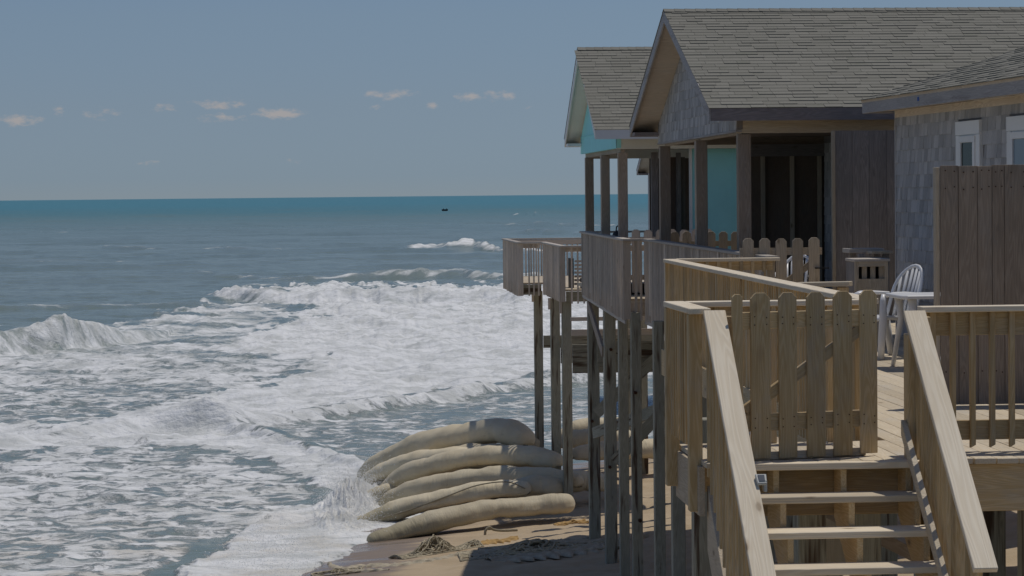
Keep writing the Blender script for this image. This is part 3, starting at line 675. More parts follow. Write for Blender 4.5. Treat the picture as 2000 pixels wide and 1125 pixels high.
# ---- privacy fence -----------------------------------------------------------------------
fe = thing('privacy_fence', 'tall brown plank privacy fence at the right edge before the shingled house', 'fence', (6, 20.1, DZ))
x = 4.835; k = 0; FW = [.145, .155, .118, .10, .205, .075, .15, .15, .15, .15, .15, .15, .15, .15, .15, .15]
for w_ in FW:
    bx('plank', FEN, fe, x, x + w_ - .004, 20.10 + random.uniform(-.004, .004), 20.13, DZ + .01, Z(.198) + random.uniform(-.006, .004), .002); x += w_
nails(fe, [(4.835 + sum(FW[:i_]) + FW[i_] * f_, 20.094, Z(z_) + random.uniform(-.012, .012)) for i_ in range(8) for f_ in (.25, .75) for z_ in (.15, .02, -1.45)], .006)
bx('fence_post', MID, fe, 4.80, 4.832, 20.12, 20.21, DZ + .002, Z(.185), .003)
bx('rail', FEN, fe, 4.84, 7.2, 20.135, 20.17, Z(-.2), Z(-.1)); bx('rail', FEN, fe, 4.84, 7.2, 20.135, 20.17, Z(-1.5), Z(-1.4))

# ================================================================== HOUSES
def shingles(parent, name, mat, O, U, V, N, Lu, Lv, e, wlo, whi, thl, thh, start=0.0, lim=None, holes=(), maxparts=300, jit=.0, keep=None, dark=.25):
    """courses of separate wedge-shaped pieces; the biggest ones as objects, the rest as one 'stuff' part"""
    O = Vector(O); U = Vector(U); V = Vector(V); N = Vector(N); rest = MB(); cnt = 0; rows = int(Lv / e); top = Lv
    for i in range(rows):
        v0 = i * e; u = -random.uniform(0, whi)
        while u < Lu:
            w_ = random.uniform(wlo, whi); a = max(u, 0); b = min(u + w_ - .004, Lu); u += w_
            if b - a < .02: continue
            uc = (a + b) / 2
            if any(h0 < uc < h1 and g0 < v0 + e / 2 < g1 for h0, h1, g0, g1 in holes): continue
            j = random.uniform(-jit, jit); vv0 = v0 + j; va = vb = v0 + e + .012
            if lim:
                va = min(va, lim(a)); vb = min(vb, lim(b))
                if va < vv0 + .02 or vb < vv0 + .02: continue
            th = random.choice((thl, thh)) if thh > thl else thl
            tilt = random.uniform(-.002, .002) if jit else 0
            P = lambda uu, v_, n_: O + U * uu + V * v_ + N * n_
            pts = [P(a, vv0 - tilt, .001), P(b, vv0 + tilt, .001), P(b, vb, .001), P(a, va, .001), P(a, vv0 - tilt, th), P(b, vv0 + tilt, th), P(b, vb, .003), P(a, va, .003)]
            gl = [(v_, u_, n_) for (u_, v_, n_) in ((a, vv0, 0), (b, vv0, 0), (b, vb, 0), (a, va, 0), (a, vv0, th), (b, vv0, th), (b, vb, 0), (a, va, 0))]
            tone = random.random()
            ok = cnt < maxparts and (keep is None or keep(uc, v0))
            if ok: MB().hexa(pts, gl, tone).build(name, mat, parent); cnt += 1
            else: rest.hexa(pts, gl, tone)
    if rest.v:
        o = rest.build(name, mat, parent); o['kind'] = 'stuff'

def gable_house(h, XN, XF, Yn, Yf, xr, ze, zp, wallX, wall_zb, mats, keep_fn, trim):
    """roof with ridge running inland (+X); gable faces the sea. XN/XF = seaward rake X at near/far eave"""
    FAS, RAKE, SOFM, CEIL = mats
    Yp = (Yn + Yf) / 2; Xp = (XN + XF) / 2; run = Yp - Yn; rise = zp - ze
    L = math.hypot(run, rise)
    # near slope
    U = V3(1, 0, 0)
    for sgn, Ye, Xe in ((1, Yn, XN), (-1, Yf, XF)):
        Vv = V3(0, sgn * run, rise).normalized(); Nn = V3(0, -sgn * rise, run).normalized()
        c0 = V3(Xe, Ye, ze); slab = MB()
        o_ = 0.012
        A = [c0, V3(xr, Ye, ze), V3(xr, Yp, zp), V3(Xp, Yp, zp)]
        pts = [p - Nn * .10 for p in A] + [p - Nn * .002 for p in A]
        if sgn < 0: pts = [pts[i] for i in (1, 0, 3, 2, 5, 4, 7, 6)]
        gl = [(p.x, (p - c0).dot(Vv), 0) for p in pts]
        rs = slab.hexa(pts, gl, .3).build('roof', SOFM, h)
        ox = V3(XN - .02 if sgn > 0 else XF - .02, Ye - sgn * .02, ze - .005) - Vv * .02
        if sgn > 0: shingles(rs, 'shingle', ROOFM, c0 - Vv * .03 - U * .03, U, Vv, Nn, xr - Xe, L + .02, .1455, .18, .36, .008, .0145, keep=keep_fn)
        else:
            o2 = MB(); B = [c0 - Vv * .03 - U * .03, V3(xr, Ye, ze), V3(xr, Yp, zp), V3(Xp - .03, Yp, zp)]
            pts = [p for p in B] + [p + Nn * .015 for p in B]; pts = [pts[i] for i in (1, 0, 3, 2, 5, 4, 7, 6)]
            o2.hexa(pts, [(p.x, (p - c0).dot(Vv), 0) for p in pts], .5).build('roof_covering', ROOFM, rs)
        # rake board following the gable edge, a hair outside the roof slab
        d = .17
        ra = [V3(Xe - .022, Ye, ze + .0), V3(Xp - .022, Yp, zp + .0)]
        mb = MB(); q = [ra[0] - Nn * .004, ra[1] - Nn * .004]
        pts = [q[0], q[1], q[1] - V3(0, 0, d), q[0] - V3(0, 0, d)]; pts = pts + [p + V3(.022, 0, 0) for p in pts]
        mb.hexa(pts, [((p - q[0]).length, p.z, p.x) for p in pts], .5).build('rake_board', RAKE, h)
        # eave fascia
        yy = Ye - sgn * .0
        bx('fascia', FAS, h, Xe - .001, xr, min(yy, yy - sgn * .025), max(yy, yy - sgn * .025), ze - .175, ze - .012)
    # ridge caps
    mb = MB(); x = Xp - .03
    while x < xr:
        for sgn in (1, -1):
            Vv = V3(0, sgn * run, rise).normalized(); Nn = V3(0, -sgn * rise, run).normalized()
            mb.beam(V3(x, Yp, zp + .022) - Vv * .07, V3(x + .27, Yp, zp + .012) - Vv * .07, Vv, .15, .008)
        x += .16
    mb.build('ridge_cap', ROOFM, h)
    # boxed eave returns at the overhang
    for sgn, Ye, Xe in ((1, Yn, XN), (-1, Yf, XF)):
        ya, yb = sorted((Ye + sgn * .02, Ye + sgn * .5)); 
        bx('eave_return', FAS, h, Xe + .003, wallX - .002, ya, ya + .03 if sgn > 0 else yb, ze - .17, ze - .11 + 0)
    return Yp, rise / run

# ---- house B: shingled porch cottage
hB = thing('shingled_cottage', 'grey cedar-shingled beach cottage with open porch and long brown shingle roof', 'house', (8, 38.5, Z(-1.7)))
Yn, Yf = 33.75, 42.85; ze, zp = Z(1.13), Z(2.745)
Yp, slp = gable_house(hB, 5.03, 5.03, Yn, Yf, 19, ze, zp, 5.45, 0, (FASB, FASC, SOF, SOF), lambda u, v: u < 8 and v < 2.3, None)
# gable wall and its cedar shingles
GX = 5.45; gz = Z(.845)
pts = [(Yn + .45, 0), (Yf - .35, 0), (Yf - .35, 0.30), (Yp, zp - .13 - gz), (Yn + .45, .30)]
gw = MB().prism(pts, (GX, 0, gz + .01), (0, 1, 0), (0, 0, 1), (1, 0, 0), .08).build('gable_wall', SCR, hB)
def limB(u):
    yy = Yn + .45 + u; return (ze - .115 - gz) + slp * (min(yy - Yn, Yf - yy))
shingles(gw, 'wall_shingle', SHW, (GX, Yf - .35, gz), (0, -1, 0), (0, 0, 1), (-1, 0, 0), Yf - Yn - .8, 1.8, .148, .07, .18, .010, .016, lim=lambda u: (ze - .115 - gz) + slp * (min((Yf - .35 - u) - Yn, Yf - (Yf - .35 - u))), jit=.004)
bx('trim_board', FASC, hB, GX - .018, GX + .06, Yn + .43, Yf - .33, gz - .03, gz - .001)
bx('porch_beam', MID, hB, GX + .0, 19, Yn + .46, Yn + .54, Z(.80), Z(1.02))
bx('porch_beam', POST, hB, GX + .09, 19, Yf - .54, Yf - .46, Z(.80), Z(1.0))
bx('porch_beam', POST, hB, GX + .085, GX + .165, Yn + .55, Yf - .55, Z(.79), Z(.94))
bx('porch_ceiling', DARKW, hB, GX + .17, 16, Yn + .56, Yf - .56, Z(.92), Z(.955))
for yy in (34.32, 38.33, 42.55):
    bx('porch_post', POST, hB, 5.47, 5.645, yy - .085, yy + .085, Z(-1.75), Z(.79), .006)
# porch back: dark boarded screen with studs, side wall with shingles, white door trim
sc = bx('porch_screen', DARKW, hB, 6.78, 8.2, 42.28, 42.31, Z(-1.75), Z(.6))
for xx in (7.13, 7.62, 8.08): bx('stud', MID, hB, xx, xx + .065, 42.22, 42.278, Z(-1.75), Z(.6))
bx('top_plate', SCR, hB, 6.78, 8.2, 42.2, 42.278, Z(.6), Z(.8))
wl_ = bx('side_wall', SCR, hB, 8.2, 8.3, 34.4, 42.3, Z(-1.75), Z(.92))
shingles(wl_, 'wall_shingle', SHW, (8.2, 42.25, Z(-1.72)), (0, -1, 0), (0, 0, 1), (-1, 0, 0), 4.0, 2.6, .148, .08, .18, .010, .014, maxparts=0)
bx('door_trim', WHITE, hB, 8.14, 8.2, 37.6, 37.75, Z(-1.75), Z(.75)); bx('door_trim', WHITE, hB, 8.14, 8.2, 36.4, 36.5, Z(-1.75), Z(.6))
x = 6.60
for w_ in (.225, .225, .235, .2, .2): bx('screen_plank', SCR, hB, x, x + w_ - .004, 33.26 + random.uniform(-.003, .003), 33.29, DZ + .01, Z(.80)); x += w_
bx('screen_post', MID, hB, 6.555, 6.595, 33.24, 33.32, DZ + .01, Z(.80))
bx('porch_floor', MID, hB, 5.35, 16, 33.7, 42.4, Z(-1.83), Z(-1.76)); bx('house_body', SCR, hB, 8.3, 18.5, 34.4, 42.3, Z(-1.75), Z(1.1))
for yy in (34.5, 38.5, 42): 
    for xx in (7.5, 11, 15): bx('piling', PILE, hB, xx - .1, xx + .1, yy - .1, yy + .1, 0, Z(-1.8))

# ---- house F: turquoise cottage
hF = thing('turquoise_cottage', 'turquoise cottage with white trim and slim porch posts beyond the shingled one', 'house', (8, 49, Z(-1.7)))
Yn, Yf = 45.05, 52.4; ze, zp = Z(1.145), Z(2.78)
Yp, slp = gable_house(hF, 4.67, 4.80, Yn, Yf, 14, ze, zp, 5.08, 0, (WHITE, WHITE, CREAM, CREAM), lambda u, v: u < 1.9, None)
GX = 5.08; gz = Z(.82)
pts = [(Yn + .42, 0), (Yf - .3, 0), (Yf - .3, 0.28), (Yp, zp - .13 - gz), (Yn + .42, .28)]
gwF = MB().prism(pts, (GX, 0, gz), (0, 1, 0), (0, 0, 1), (1, 0, 0), .08).build('gable_wall', TURQ, hF)
bx('gable_vent_board', TURQ, gwF, GX - .012, GX, Yn + .5, Yf - .35, gz + .33, gz + .345)
bx('porch_beam', CREAM, hF, GX + .0, 14, Yn + .43, Yn + .51, Z(.80), Z(1.0)); bx('porch_beam', CREAM, hF, GX + .09, 14, Yf - .45, Yf - .37, Z(.72), Z(1.0))
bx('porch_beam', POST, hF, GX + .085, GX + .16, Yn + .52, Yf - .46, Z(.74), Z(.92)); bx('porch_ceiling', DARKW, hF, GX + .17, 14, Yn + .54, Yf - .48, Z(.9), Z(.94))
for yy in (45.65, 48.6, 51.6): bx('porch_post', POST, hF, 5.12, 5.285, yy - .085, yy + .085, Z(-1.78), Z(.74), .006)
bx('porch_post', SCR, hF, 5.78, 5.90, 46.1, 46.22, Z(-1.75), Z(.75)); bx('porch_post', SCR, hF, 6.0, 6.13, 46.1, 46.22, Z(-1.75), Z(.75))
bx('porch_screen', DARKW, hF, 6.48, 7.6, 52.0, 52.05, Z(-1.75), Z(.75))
bx('stud', SCR, hF, 6.25, 6.33, 46.2, 46.28, Z(-1.75), Z(.74))
bx('porch_screen', PANEL, hF, 6.13, 6.42, 46.3, 46.35, Z(-1.75), Z(.66))
bx('side_wall', TURQ, hF, 6.47, 14, 45.75, 45.85, Z(-1.75), Z(.80)); bx('corner_trim', WHITE, hF, 6.425, 6.468, 45.72, 45.84, Z(-1.75), Z(.80))
for i_ in range(3): bx('siding_joint', TURQ, hF, 7.2 + i_ * 1.22, 7.212 + i_ * 1.22, 45.744, 45.7495, Z(-1.75), Z(.78))
bx('porch_floor', MID, hF, 5.0, 14, 45.4, 52.2, Z(-1.86), Z(-1.8))

# ---- distant house G: only one eave shows
hG = thing('distant_cottage', 'far grey cottage whose eave corner shows between the turquoise porch posts', 'house', (14, 95, Z(-3)))
gable_house(hG, 11.25, 11.25, 86, 94, 20, Z(.86), Z(2.6), 11.6, 0, (FASB, FASC, SOF, SOF), lambda u, v: False, None)
bx('gable_wall', SHW, hG, 11.6, 19.5, 86.4, 93.6, Z(-2.5), Z(.75))

# ---- house C: shingled house at right with windows
hC = thing('shingled_house', 'grey shingled house at the right with white-framed windows under a silvered fascia', 'house', (6.77, 30.35, Z(-1.7)))
WX = 6.77; YF = 30.35; YN = 18.2; zt = Z(.965)
cw = bx('side_wall', SCR, hC, WX, 16, YN, YF, DZ - .3, zt)
W1 = (26.93, 27.80); W2 = (24.6, 26.0); zbot = DZ
holes = [(YF - W1[1], YF - W1[0], Z(-.75) - zbot, Z(.76) - zbot), (YF - W2[1], YF - W2[0], Z(-.75) - zbot, Z(.76) - zbot)]
shingles(cw, 'wall_shingle', SHW, (WX, YF, zbot), (0, -1, 0), (0, 0, 1), (-1, 0, 0), YF - YN, 2.70, .147, .07, .19, .012, .016, jit=.0022, holes=holes, keep=lambda u, v: v > 1.0 and u < 6.3)
bx('corner_board', SHW, hC, WX - .02, WX + .02, YF + .0, YF + .03, zbot, zt)
bx('frieze_board', SOF, hC, WX - .022, WX - .001, YN, YF, Z(.88), Z(.965))
for (ya, yb), gm, lab in ((W1, GLASS, None), (W2, GLASS2, 'window with pale curtain')):
    win = bx('window', WHITE, hC, WX - .03, WX + .01, ya, yb, Z(-.75), Z(.755), .003)
    if lab: win['label'] = lab
    bx('casing', WHITE, win, WX - .042, WX - .0305, ya + .0, ya + .14, Z(-.75), Z(.60), .002); bx('casing', WHITE, win, WX - .042, WX - .0305, yb - .14, yb, Z(-.75), Z(.60), .002)
    bx('casing', WHITE, win, WX - .046, WX - .0305, ya, yb, Z(.605), Z(.752), .002)
    bx('sash', WHITE, win, WX - .055, WX - .031, ya + .15, yb - .15, Z(.52), Z(.59), .002)
    bx('sash', WHITE, win, WX - .055, WX - .031, ya + .15, ya + .22, Z(-.7), Z(.519), .002); bx('sash', WHITE, win, WX - .055, WX - .031, yb - .22, yb - .15, Z(-.7), Z(.519), .002)
    bx('pane', gm, win, WX - .040, WX - .036, ya + .221, yb - .221, Z(-.7), Z(.518))
EX = 6.44; ez0 = Z(.94)
bx('fascia', FASC, hC, EX - .02, EX + .01, YN, YF + .28, ez0, Z(1.095), .003)
bx('fascia', FASC, hC, EX + .012, 9, YF + .25, YF + .28, ez0, Z(1.09))
bx('soffit', SOF, hC, EX + .011, WX - .001, YN, YF + .245, ez0 + .03, ez0 + .05)
slC = .31; ang = math.atan(slC); Vv = V3(math.cos(ang), 0, math.sin(ang)); Nn = V3(-math.sin(ang), 0, math.cos(ang)); U = V3(0, -1, 0)
c0 = V3(EX - .03, YF + .30, Z(1.10)); Lr = 5.2; Lu = YF + .3 - YN
A = [c0, c0 + U * Lu, c0 + U * Lu + Vv * Lr, c0 + Vv * Lr]; pts = [p - Nn * .09 for p in A] + [p - Nn * .002 for p in A]
rC = MB().hexa(pts, [(p.x, p.y, p.z) for p in pts], .4).build('roof', SOF, hC)
shingles(rC, 'shingle', ROOFM, c0 - Vv * .02 + V3(0, .02, 0), U, Vv, Nn, Lu, Lr, .145, .18, .36, .008, .0145, keep=lambda u, v: u < 8 and v < 2.2)
bx('tape_tag', BLUEM, hC, EX - .024, EX - .0205, 28.15, 28.22, Z(1.0), Z(1.045))
for yy in (19, 24, 30): bx('piling', PILE, hC, 7, 7.2, yy, yy + .2, .3, DZ - .3)

hC.rotation_euler.z = .05
# ================================================================== WEATHERED DECKS ON PILINGS
dB = thing('weathered_deck', 'grey weathered board-sided deck on tall pilings running along the sea front', 'deck', (5.3, 42, Z(-1.8)))
def side_boards(parent, X0, X1, Ya, Yb, zc0, zc1, zb0, zb1, mat=WEA, w=.128):
    y = Ya; n = 0
    while y < Yb - .03:
        f_ = (y - Ya) / (Yb - Ya); xx = X0 + (X1 - X0) * f_; zc = zc0 + (zc1 - zc0) * f_; zb = zb0 + (zb1 - zb0) * f_
        if n % 15 == 0: bx('railing_post', mat, parent, xx + .005, xx + .095, y, y + .09, Z(zb) + .12, Z(zc) - .045)
        else: bx('baluster', mat, parent, xx + random.uniform(-.004, .004), xx + .038, y, y + .038, Z(zb) + random.uniform(-.015, .015), Z(zc) - .045)
        y += w; n += 1
side_boards(dB, 4.97, 4.97, 43.6, 51.1, -.765, -.735, -2.17, -2.0)
side_boards(dB, 5.28, 5.30, 31.1, 43.4, -.775, -.765, -2.15, -2.17)
cap(dB, (5.02, 43.5, Z(-.785)), (5.02, 51.1, Z(-.755)), CAPW, .16, .04, .004); cap(dB, (5.35, 30.9, Z(-.795)), (5.35, 43.42, Z(-.785)), CAPW, .16, .04, .004)
cap(dB, (4.94, 43.48, Z(-.786)), (5.44, 43.48, Z(-.786)), CAPW, .14, .038, .004); cap(dB, (5.1, 51.05, Z(-.757)), (8, 51.05, Z(-.757)), CAPW, .14, .038)
bx('corner_board', WEA, dB, 4.955, 5.09, 43.54, 43.575, Z(-2.15), Z(-.806)); bx('corner_board', WEA, dB, 5.155, 5.20, 43.54, 43.575, Z(-2.12), Z(-.806)); bx('corner_board', WEA, dB, 5.245, 5.28, 43.5, 43.55, Z(-2.17), Z(-.806))
bx('trim_strip', CAPW, dB, 4.955, 4.99, 43.6, 51.8, Z(-2.2), Z(-2.165)) if False else None
beam('skirt_rail', CAPW, dB, (5.0, 43.6, Z(-2.20)), (5.0, 51.05, Z(-2.03)), (0, 0, 1), .06, .03); beam('skirt_rail', CAPW, dB, (5.33, 31.2, Z(-2.18)), (5.33, 43.5, Z(-2.20)), (0, 0, 1), .06, .03)
bx('deck_floor', MID, dB, 5.04, 8, 43.62, 51.0, Z(-1.84), Z(-1.80)); bx('deck_floor', MID, dB, 5.36, 8, 30.9, 43.61, Z(-1.84), Z(-1.80))
bx('rim_joist', WEA, dB, 5.05, 8, 43.6, 43.64, Z(-2.1), Z(-1.845)); bx('rim_joist', WEA, dB, 5.06, 8, 50.95, 50.99, Z(-2.05), Z(-1.845))
for yy in np.arange(32, 51, 1.2): bx('joist', PILE, dB, 5.4, 8, yy, yy + .05, Z(-2.06), Z(-1.845))
for k, (px_, py_, w_, zb) in enumerate(((5.15, 50.6, .22, .1), (5.15, 47.6, .22, .1), (5.13, 45.2, .17, .1), (5.17, 43.6, .175, .1), (5.17, 40.55, .17, .1), (5.22, 38.7, .2, .1), (5.2, 35.5, .2, .1), (5.15, 32.5, .2, .1))):
    bx('piling', PILE, dB, px_ - w_ / 2, px_ + w_ / 2, py_ - w_ / 2, py_ + w_ / 2, zb - 1.2, Z(-2.03), .01, .4 + .1 * (k % 3))
for yy in (50.6, 45, 39, 33): bx('piling', PILE, dB, 7.6, 7.8, yy, yy + .2, 0, Z(-2.0), .01)
bx('girder', PILE, dB, 5.0, 5.04, 44, 51.5, Z(-2.35), Z(-2.04), .0, .3) if False else None
bx('cross_beam', PILE, dB, 5.2, 8.0, 50.3, 50.38, Z(-3.4), Z(-2.92), 0, .15); bx('cross_beam', WEA, dB, 4.9, 8.0, 52.6, 52.64, Z(-2.92), Z(-2.79)); bx('cross_beam', WEA, dB, 4.9, 8.0, 52.7, 52.74, Z(-2.62), Z(-2.54))
bx('cross_beam', PILE, dB, 5.0, 7.9, 53.4, 53.5, Z(-3.75), Z(-3.15), 0, .1)
beam('brace', POST, dB, (5.03, 50.3, Z(-2.15)), (5.03, 47.6, Z(-2.95)), (0, 0, 1), .2, .05, 0, .3)
for (a_, b_) in ((((5.18, 50.42, Z(-4.35))), (7.8, 49.9, Z(-1.9))), ((5.2, 47.4, Z(-5.0)), (7.7, 47.2, Z(-2.4))), ((5.1, 50.2, Z(-4.72)), (6.9, 44.5, Z(-3.35))), ((5.45, 43.0, Z(-4.4)), (6.9, 42.9, Z(-3.0)))):
    beam('brace', PILE, dB, a_, b_, (0, 0, 1), .22, .05, 0, .5)
mbolt = MB()
for (xx, yy, zz) in ((5.12, 50.45, -2.45), (5.18, 50.45, -2.7), (5.1, 50.45, -4.5), (5.16, 47.45, -2.9), (5.12, 47.45, -5.1), (5.14, 43.45, -3.4), (5.2, 43.45, -5.6), (5.2, 38.55, -4.2)):
    mbolt.tube([(xx, yy + .05, Z(zz)), (xx, yy - .03, Z(zz))], .03, 8)
mbolt.build('bolts', RUST, dB)

dF = thing('far_deck', 'furthest grey deck on three pilings jutting out over the sea with open balusters', 'deck', (5, 58, Z(-2.1)))
side_boards(dF, 4.42, 4.42, 61.3, 66.5, -1.125, -1.125, -2.42, -2.42); side_boards(dF, 4.98, 5.02, 56.1, 61.2, -1.12, -1.125, -2.36, -2.38)
cap(dF, (4.47, 61.2, Z(-1.145)), (4.47, 66.6, Z(-1.145)), CAPW); cap(dF, (4.40, 61.16, Z(-1.143)), (5.0, 61.16, Z(-1.143)), CAPW); cap(dF, (5.05, 56.0, Z(-1.14)), (5.05, 61.2, Z(-1.144)), CAPW)
cap(dF, (4.98, 55.96, Z(-1.138)), (8, 55.96, Z(-1.138)), CAPW); cap(dF, (4.5, 66.5, Z(-1.146)), (8, 66.5, Z(-1.146)), CAPW); bx('top_rail', WEA, dF, 4.55, 8, 66.4, 66.44, Z(-1.3), Z(-1.17))
bx('corner_post', WEA, dF, 4.42, 4.56, 61.2, 61.28, Z(-2.42), Z(-1.165)); bx('corner_post', WEA, dF, 4.97, 5.10, 56.0, 56.08, Z(-2.36), Z(-1.16))
bx('top_rail', WEA, dF, 4.57, 4.97, 61.26, 61.3, Z(-1.28), Z(-1.17)); bx('top_rail', WEA, dF, 5.11, 8, 56.06, 56.1, Z(-1.26), Z(-1.16))
for x in np.arange(4.68, 4.98, .115): bx('baluster', WEA, dF, x, x + .036, 61.18, 61.215, Z(-2.42), Z(-1.163))
for x in np.arange(5.22, 7.9, .135): bx('baluster', WEA, dF, x, x + .036, 55.98, 56.015, Z(-2.40), Z(-1.16))
for x in np.arange(4.6, 7.9, .135): bx('baluster', WEA, dF, x, x + .036, 66.45, 66.485, Z(-2.3), Z(-1.166))
bx('deck_floor', MID, dF, 4.48, 8, 61.32, 66.4, Z(-2.15), Z(-2.11)); bx('deck_floor', MID, dF, 5.06, 8, 56.14, 61.31, Z(-2.13), Z(-2.09))
bx('rim_joist', PILE, dF, 4.57, 5.0, 61.31, 61.35, Z(-2.40), Z(-2.155)); bx('rim_joist', PILE, dF, 5.12, 8, 56.11, 56.15, Z(-2.36), Z(-2.135))
for (px_, py_) in ((5.02, 62.6), (5.06, 58.3), (5.14, 56.3)):
    bx('piling', PILE, dF, px_ - .105, px_ + .105, py_ - .105, py_ + .105, -1, Z(-2.36), .01, .45)
    bx('bracket_block', WEA, dF, px_ - .16, px_ - .106, py_ - .12, py_ - .02, Z(-2.62), Z(-2.36))
bx('cross_beam', PILE, dF, 5.13, 8, 62.4, 62.49, Z(-3.75), Z(-3.45), 0, .15); bx('cross_beam', PILE, dF, 5.17, 8, 58.1, 58.19, Z(-3.85), Z(-3.4), 0, .15)
for yy in (56, 62.5, 66): bx('piling', PILE, dF, 7.5, 7.7, yy, yy + .2, -1, Z(-2.15))

# furniture on the far deck
bn = thing('slatted_bench', 'slatted wooden bench seen through the balusters of the furthest deck', 'bench', (5.6, 57.3, Z(-2.09)))
bx('bench_end', BLACK, bn, 5.30, 5.38, 57.0, 57.5, Z(-2.088), Z(-1.43))
for k in range(7): bx('slat', CAPW, bn, 5.40, 6.6, 57.0 + k * .02, 57.03 + k * .02, Z(-1.52 - k * .085), Z(-1.47 - k * .085))
tag(MB().box(5.5, 5.75, 56.5, 56.8, Z(-2.085), Z(-1.86)).tube([(5.52, 56.6, Z(-1.87)), (5.62, 56.6, Z(-1.76)), (5.74, 56.6, Z(-1.87))], .02, 6).build('black_cooler', BLACK), 'black carry box on the far deck floor under the bench', 'box')
gr = thing('kettle_grill', 'small black grill whose lid shows above the grey deck rail', 'grill', (5.42, 48.2, Z(-1.8)))
mb = MB(); mb.tube([(5.42, 48.2, Z(-.86)), (5.42, 48.2, Z(-.80)), (5.42, 48.2, Z(-.74)), (5.42, 48.2, Z(-.70)), (5.42, 48.2, Z(-.68))], [.13, .14, .12, .07, .01], 14, up=(0, 1, 0)); mb.build('lid', BLACK, gr, smooth=True)
MB().tube([(5.42, 48.2, Z(-1.1)), (5.42, 48.2, Z(-1.0)), (5.42, 48.2, Z(-.865))], [.05, .11, .135], 14, up=(0, 1, 0)).build('bowl', BLACK, gr, smooth=True)
MB().tube([(5.36, 48.2, Z(-.70)), (5.37, 48.2, Z(-.62)), (5.40, 48.2, Z(-.60))], .014, 6).build('handle', BLACK, gr)
for k in range(3):
    a = k * 2.1; MB().tube([(5.42 + .06 * math.cos(a), 48.2 + .06 * math.sin(a), Z(-1.08)), (5.42 + .16 * math.cos(a), 48.2 + .16 * math.sin(a), Z(-1.80))], .012, 6).build('leg', BLACK, gr)

# ================================================================== DECK FURNITURE
sb = thing('slatted_wooden_box', 'grey wooden box with an open slatted top panel by the board screen', 'box', (5.75, 28, DZ))
x0, x1, y0, y1, zt = 5.75, 6.12, 27.9, 28.4, Z(-.775)
for (a, b) in ((x0, x0 + .04), (x1 - .04, x1)): bx('corner_post', MID, sb, a, b, y0, y0 + .04, DZ, zt)
bx('top_board', CAPW, sb, x0 - .01, x1 + .02, y0 - .01, y1, zt, zt + .03, .003)
bx('front_rail', MID, sb, x0 + .04, x1 - .04, y0, y0 + .03, zt - .055, zt - .001)
bx('front_panel', MID, sb, x0 + .04, x1 - .04, y0, y0 + .03, DZ + .02, zt - .19)
bx('side_panel', SCR, sb, x1 - .03, x1, y0 + .045, y1, DZ, zt); bx('side_panel', SCR, sb, x0, x0 + .03, y0 + .045, y1, DZ, zt); bx('back_panel', SCR, sb, x0 + .031, x1 - .031, y1 - .03, y1, DZ, zt)
for k in range(3): bx('slat', MID, sb, x0 + .085 + k * .095, x0 + .14 + k * .095, y0 + .04, y0 + .06, zt - .2, zt - .02)
s2 = thing('wooden_stand', 'dark wooden stand with a board top behind the slatted box', 'stand', (6.2, 29, DZ))
bx('top_board', CAPW, s2, 5.95, 6.36, 29.2, 29.6, Z(-.71), Z(-.66), .003); bx('top_board', MID, s2, 6.15, 6.40, 28.9, 29.19, Z(-.715), Z(-.685), .003)
for xx, yy in ((6.05, 29.0), (6.33, 29.0), (6.05, 29.5), (6.33, 29.5)): bx('leg', SCR, s2, xx - .035, xx + .035, yy - .035, yy + .035, DZ, Z(-.717))
bx('side_panel', SCR, s2, 6.09, 6.29, 29.0, 29.02, DZ + .1, Z(-.75))
MB().tube([(6.14, 28.9, Z(-1.5)), (6.14, 28.9, Z(-.9)), (6.2, 28.9, Z(-.9))], .012, 6, up=(0, 1, 0)).build('hook', STEEL, s2)

